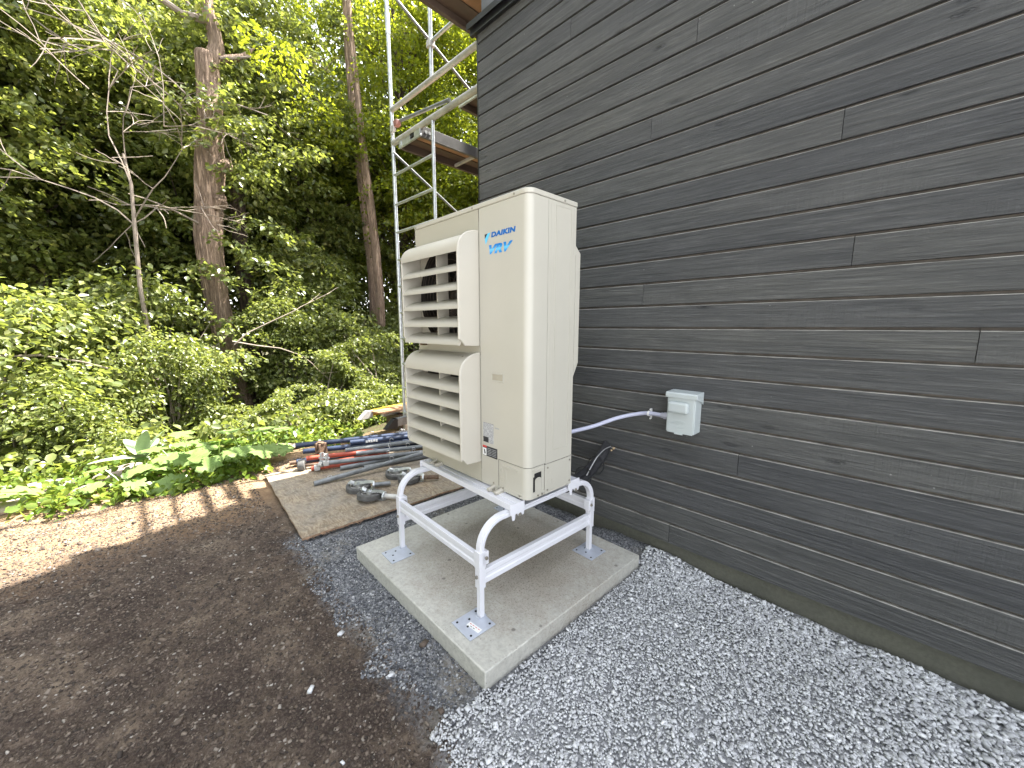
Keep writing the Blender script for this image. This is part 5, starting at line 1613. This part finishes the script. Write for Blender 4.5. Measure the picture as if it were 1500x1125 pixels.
for (ms, x, y, rz, s, lb, sq) in (
        (sC, -8.0, -2.6, 0.2, 1.0, 'large-leaved shrub at the far left edge under the trees', 1.0),
        (sC, -7.8, -1.2, 2.2, 0.95, 'large-leaved shrub with a hanging bare branch, second from left', 0.95),
        (sC, -8.3, 0.15, 4.0, 0.95, 'tall shrub covering the foot of the dead sapling', 1.05),
        (sC, -7.7, 0.42, 1.1, 0.60, 'shrub in front of the foot of the big furrowed trunk', 1.15),
        (sC, -6.8, -0.5, 5.2, 0.52, 'lower shrub behind the broad-leaved weeds', 0.95),
        (sD, -8.9, 2.45, 0.9, 0.70, 'young leafy tree growing up against the right side of the big trunk', 0.92),
        (sD, -9.9, 3.3, 5.6, 0.95, 'young leafy tree between the big trunk and the brown bare trunk', 0.95),
        (sC, -8.6, 3.0, 3.0, 0.85, 'shrub beneath the arching bare branches right of the big trunk', 1.0),
        (sB, -7.15, 2.35, 0.4, 1.15, 'dense small-leaved bright bush left of the scaffold pole', 1.0),
        (sB, -7.25, 3.6, 2.4, 1.2, 'dense small-leaved bright bush directly behind the scaffold pole', 1.0),
        (sB, -6.2, 1.75, 3.3, 0.72, 'low bright bush just behind the blue tubes', 0.9),
        (sC, -9.6, 5.4, 3.6, 1.0, 'shrub in the shade behind the scaffold ladder', 1.0),
        (sC, -11.5, 6.9, 0.6, 1.3, 'tall shrub deeper in the wood behind the scaffold', 1.3),
        (sC, -13.5, -3.6, 0.6, 1.2, 'dark shrub deep in the wood at far left', 0.9),
        (sC, -13.5, 0.4, 1.6, 1.2, 'dark shrub deep in the wood left of the big trunk', 0.9),
        (sC, -13.5, 4.2, 2.6, 1.5, 'tall dark shrub deep in the wood right of the big trunk', 1.3)):
    place_shrub('shrub', ms, x, y, rz, s, lb, GS, sq=sq)

# ground cover along the edge of the yard
def herbs(n, fx, size, name, label, leaf, hgt=0.12):
    y = -2.2 + rng.random(n) * 7.5
    t = rng.random(n)
    x = edge_x(y) - 0.02 - fx(t)
    ok = (vnoise(x, y, 0.28, 33) > -0.2) & ~((y > 0.9) & (x > -4.45)) & ~((y < -0.35) & (x > -4.25) & (vnoise(x, y, 0.2, 34) < 0.1)) & ~((y > 1.9) & (x > -6.0) & (y < 3.6))
    for (rx_, ry_, rr_) in ((-5.30, -0.62, 0.2), (-4.95, -0.12, 0.2), (-4.62, -0.72, 0.15), (-4.62, -0.34, 0.13), (-4.42, -0.95, 0.2)):
        ok &= (np.hypot(x - rx_, y - ry_) > rr_)
    x, y = x[ok], y[ok]
    C = np.stack([x, y, ground_z(x, y) + hgt * (0.15 + rng.random(len(x))) * (0.6 + 1.2 * sstep(0, 1.5, edge_x(y) - x))], 1)
    V_, T_ = spray_cloud(C, 0.05 + 0.08 * rng.random(len(x)), 11, size, droop=0.5, thick=0.3, hexa=True, aspect=0.7)
    o = link_mesh(name, np_mesh(name, V_, T_, MT[leaf]))
    tag(o, label, 'ground cover', kind='stuff')
herbs(3200, lambda t: 2.6 * t ** 1.3, 0.062, 'ground_cover', 'low bright green weeds growing along the sunlit edge of the dirt', 'leaf_herb')
herbs(1500, lambda t: 1.0 + 4.0 * t, 0.085, 'undergrowth', 'shaded undergrowth of mixed leaves beneath the shrubs', 'leaf_shrub', 0.25)

# broad-leaved plant: lobed, wavy leaves on stalks
def lobed_leaf(L, W_, lobes, seed):
    """outline-based wavy leaf with a midrib fold; base at origin, pointing +x"""
    r_ = random.Random(seed)
    n = 36
    vs = [(0.0, 0.0, 0.0)]
    for i in range(n + 1):
        a = -math.pi + 2 * math.pi * i / n
        rr = 0.5 * (1 + 0.16 * math.cos(lobes * a) + 0.06 * math.cos(2.7 * lobes * a + 1)) * (1 - 0.18 * math.cos(a + math.pi) ** 8)
        x = 0.46 * L + rr * L * math.cos(a)
        y = rr * W_ * math.sin(a)
        z = 0.10 * abs(y) - 0.35 * (max(0, x / L - 0.35)) ** 2 * L + 0.03 * L * math.sin(lobes * a * 1.5 + r_.random())
        vs.append((x, y, z))
    mid = [(L * t, 0, -0.012 * L - 0.35 * max(0, t - 0.35) ** 2 * L) for t in (0.0, 0.3, 0.6, 0.85)]
    return vs, mid
def broad_plant(name, loc, leaves, label, leafmat='bigleaf', lobes=7):
    t = empty(name, loc)
    tag(t, label, 'plant')
    for i, (az, el, L, W_, stalk, tilt) in enumerate(leaves):
        vs, mid = lobed_leaf(L * 0.66, W_ * 0.66, lobes, i)
        n = len(vs) - 1
        fs = []
        # inner ring at 55% to allow curvature
        inner = []
        cx = 0.46 * L
        for v in vs[1:]:
            x, y = cx + (v[0] - cx) * 0.55, v[1] * 0.55
            inner.append((x, y, 0.09 * abs(y) * 0.55 - 0.35 * max(0, x / L - 0.35) ** 2 * L + 0.01 * L * math.sin(y * 60)))
        c = (cx, 0, -0.35 * (0.11) ** 2 * L - 0.01 * L)
        allv = vs[1:] + inner + [c]
        for k in range(n - 1):
            fs.append((k, k + 1, n + k + 1, n + k)); fs.append((n + k, n + k + 1, 2 * n))
        L, W_ = L * 0.66, W_ * 0.66
        Rm = Matrix.Rotation(az, 3, 'Z') @ Matrix.Rotation(-tilt, 3, 'Y')
        base = Vector((math.cos(az) * math.cos(el), math.sin(az) * math.cos(el), math.sin(el))) * stalk
        b_ = MB(); b_.add([Rm @ Vector(v) + base for v in allv], fs)
        o = b_.build('leaf', MT[leafmat], t, smooth=True)
        b_ = MB()
        b_.tube([(0, 0, 0), base * 0.55 + Vector((0, 0, 0.02)), base, base + Rm @ Vector((L * 0.4, 0, -0.006)), base + Rm @ Vector(mid[-1]) ], [0.007, 0.006, 0.005, 0.0035, 0.001], 5)
        b_.build('stalk', MT['leaf_herb'], t, smooth=True)
    return t
def zg(x, y): return float(ground_z(x, y))
broad_plant('broad_leaved_weed', (-4.35, 0.28, zg(-4.35, 0.28)), [
    (-0.5, 0.7, 0.36, 0.34, 0.20, -0.5), (0.35, 0.9, 0.38, 0.34, 0.30, -0.25), (1.3, 0.75, 0.34, 0.32, 0.26, -0.2), (-1.5, 0.8, 0.34, 0.32, 0.28, -0.15),
    (2.4, 0.9, 0.33, 0.3, 0.32, 0.0), (-2.4, 0.95, 0.32, 0.3, 0.34, 0.05), (0.0, 1.2, 0.30, 0.26, 0.42, 0.1), (0.9, 0.4, 0.28, 0.26, 0.16, -0.5), (-1.0, 0.35, 0.26, 0.24, 0.16, -0.4), (3.1, 1.1, 0.3, 0.26, 0.4, 0.2)],
    'broad lobed-leaf weed, the biggest plant at the edge of the dirt')
broad_plant('broad_leaved_weed', (-4.45, 0.72, zg(-4.45, 0.72)), [
    (-0.3, 0.9, 0.34, 0.3, 0.30, -0.2), (0.8, 0.8, 0.30, 0.28, 0.26, -0.2), (-1.4, 0.9, 0.30, 0.28, 0.3, 0.0), (2.0, 1.0, 0.28, 0.26, 0.34, 0.1), (3.4, 1.0, 0.28, 0.26, 0.34, 0.1), (0.2, 0.4, 0.26, 0.24, 0.14, -0.5)],
    'broad lobed-leaf weed right beside the biggest one')
broad_plant('broad_leaved_weed', (-4.40, -0.10, zg(-4.40, -0.10)), [
    (0.2, 0.8, 0.26, 0.22, 0.2, -0.3), (-1.0, 0.8, 0.24, 0.22, 0.2, -0.2), (1.2, 0.9, 0.26, 0.22, 0.22, 0.0), (2.6, 1.0, 0.24, 0.2, 0.25, 0.0), (-2.3, 0.9, 0.24, 0.2, 0.24, 0.0)],
    'smaller lobed-leaf weed left of the biggest one')
for k_, (px_, py_, lb) in enumerate(((-4.30, 0.50, 'broad lobed-leaf weed between the two biggest ones, close to the dirt'), (-4.62, 0.35, 'broad lobed-leaf weed at the back of the clump'),
                                     (-4.70, 0.95, 'broad lobed-leaf weed at the right end of the clump'), (-4.55, -0.95, 'lobed-leaf weed among the flat rocks at the left edge'))):
    rr_ = random.Random(k_ + 5)
    broad_plant('broad_leaved_weed', (px_, py_, zg(px_, py_)), [(q * 0.9 + rr_.random() * 0.6, 0.6 + 0.5 * rr_.random(), 0.30 + 0.1 * rr_.random(), 0.28 + 0.08 * rr_.random(), 0.16 + 0.2 * rr_.random(), -0.4 + 0.5 * rr_.random()) for q in range(7)], lb)
# mullein with long felted leaves
mu = empty('mullein_plant', (-4.75, 0.02, zg(-4.75, 0.02)))
tag(mu, 'pale felted long-leaved plant standing upright behind the broad-leaved weeds', 'plant')
FL = simple('felted_leaf', (0.24, 0.31, 0.16), 0.8, var=0.15, scale=20, bump=0.2, bscale=80)
for (az, tilt, L) in ((-1.5, 0.25, 0.34), (1.6, 1.1, 0.26), (0.4, 1.35, 0.28), (-0.5, 0.5, 0.30), (2.6, 0.6, 0.26), (-2.6, 0.8, 0.26)):
    Rm = Matrix.Rotation(az, 3, 'Z') @ Matrix.Rotation(-tilt, 3, 'Y')
    b_ = MB(); vs = []
    for i in range(9):
        t_ = i / 8
        w_ = 0.055 * math.sin(math.pi * min(1, t_ * 0.9 + 0.08)) ** 0.7
        for s_ in (-1, 0, 1):
            vs.append(Rm @ Vector((L * t_, s_ * w_, 0.25 * w_ * abs(s_) - 0.15 * L * t_ * t_)) + Vector((0, 0, 0.22)))
    fs = []
    for i in range(8):
        for s_ in range(2): fs.append((i * 3 + s_, i * 3 + s_ + 1, i * 3 + s_ + 4, i * 3 + s_ + 3))
    b_.add(vs, fs); b_.build('leaf', FL, mu, smooth=True)
b_ = MB(); b_.tube([(0, 0, -0.02), (0, 0, 0.24)], [0.014, 0.01], 6); b_.build('stem', MT['leaf_herb'], mu)

# flat pale rocks half hidden in the weeds at left
def rock(x, y, sx, sy, sz_, rz, label, dz=0.0):
    bm = bmesh.new()
    bmesh.ops.create_icosphere(bm, subdivisions=3, radius=1)
    sd_ = Vector((x * 3, y * 3, 1))
    for v in bm.verts:
        d_ = 1 + 0.22 * noise.noise(v.co * 1.4 + sd_) + 0.08 * noise.noise(v.co * 4 + sd_)
        c = v.co * d_
        v.co = Vector((c.x * sx, c.y * sy, max(-0.8, min(0.75, c.z)) * sz_))
    me = bpy.data.meshes.new('rock'); bm.to_mesh(me); bm.free(); me.materials.append(MT['rock'])
    o = link_mesh('rock', me, None, (x, y, zg(x, y) + dz)); o.rotation_euler = (0.06, -0.08, rz)
    tag(o, label, 'rock', 'pale flat rocks among the weeds')
rock(-5.30, -0.62, 0.26, 0.13, 0.07, 1.0, 'flat pinkish rock slab farthest back at the left edge', 0.05)
rock(-4.95, -0.12, 0.26, 0.20, 0.08, 0.5, 'flat pale rock in front of the felted plant', 0.06)
rock(-4.62, -0.72, 0.17, 0.11, 0.05, 0.9, 'pinkish flat rock at the left edge nearest the dirt', 0.03)
rock(-4.62, -0.34, 0.13, 0.10, 0.04, 0.2, 'small pale flat rock among the low weeds', 0.03)
rock(-4.90, 1.05, 0.30, 0.10, 0.05, 1.2, 'narrow pale rock showing right of the broad-leaved weeds', 0.02)
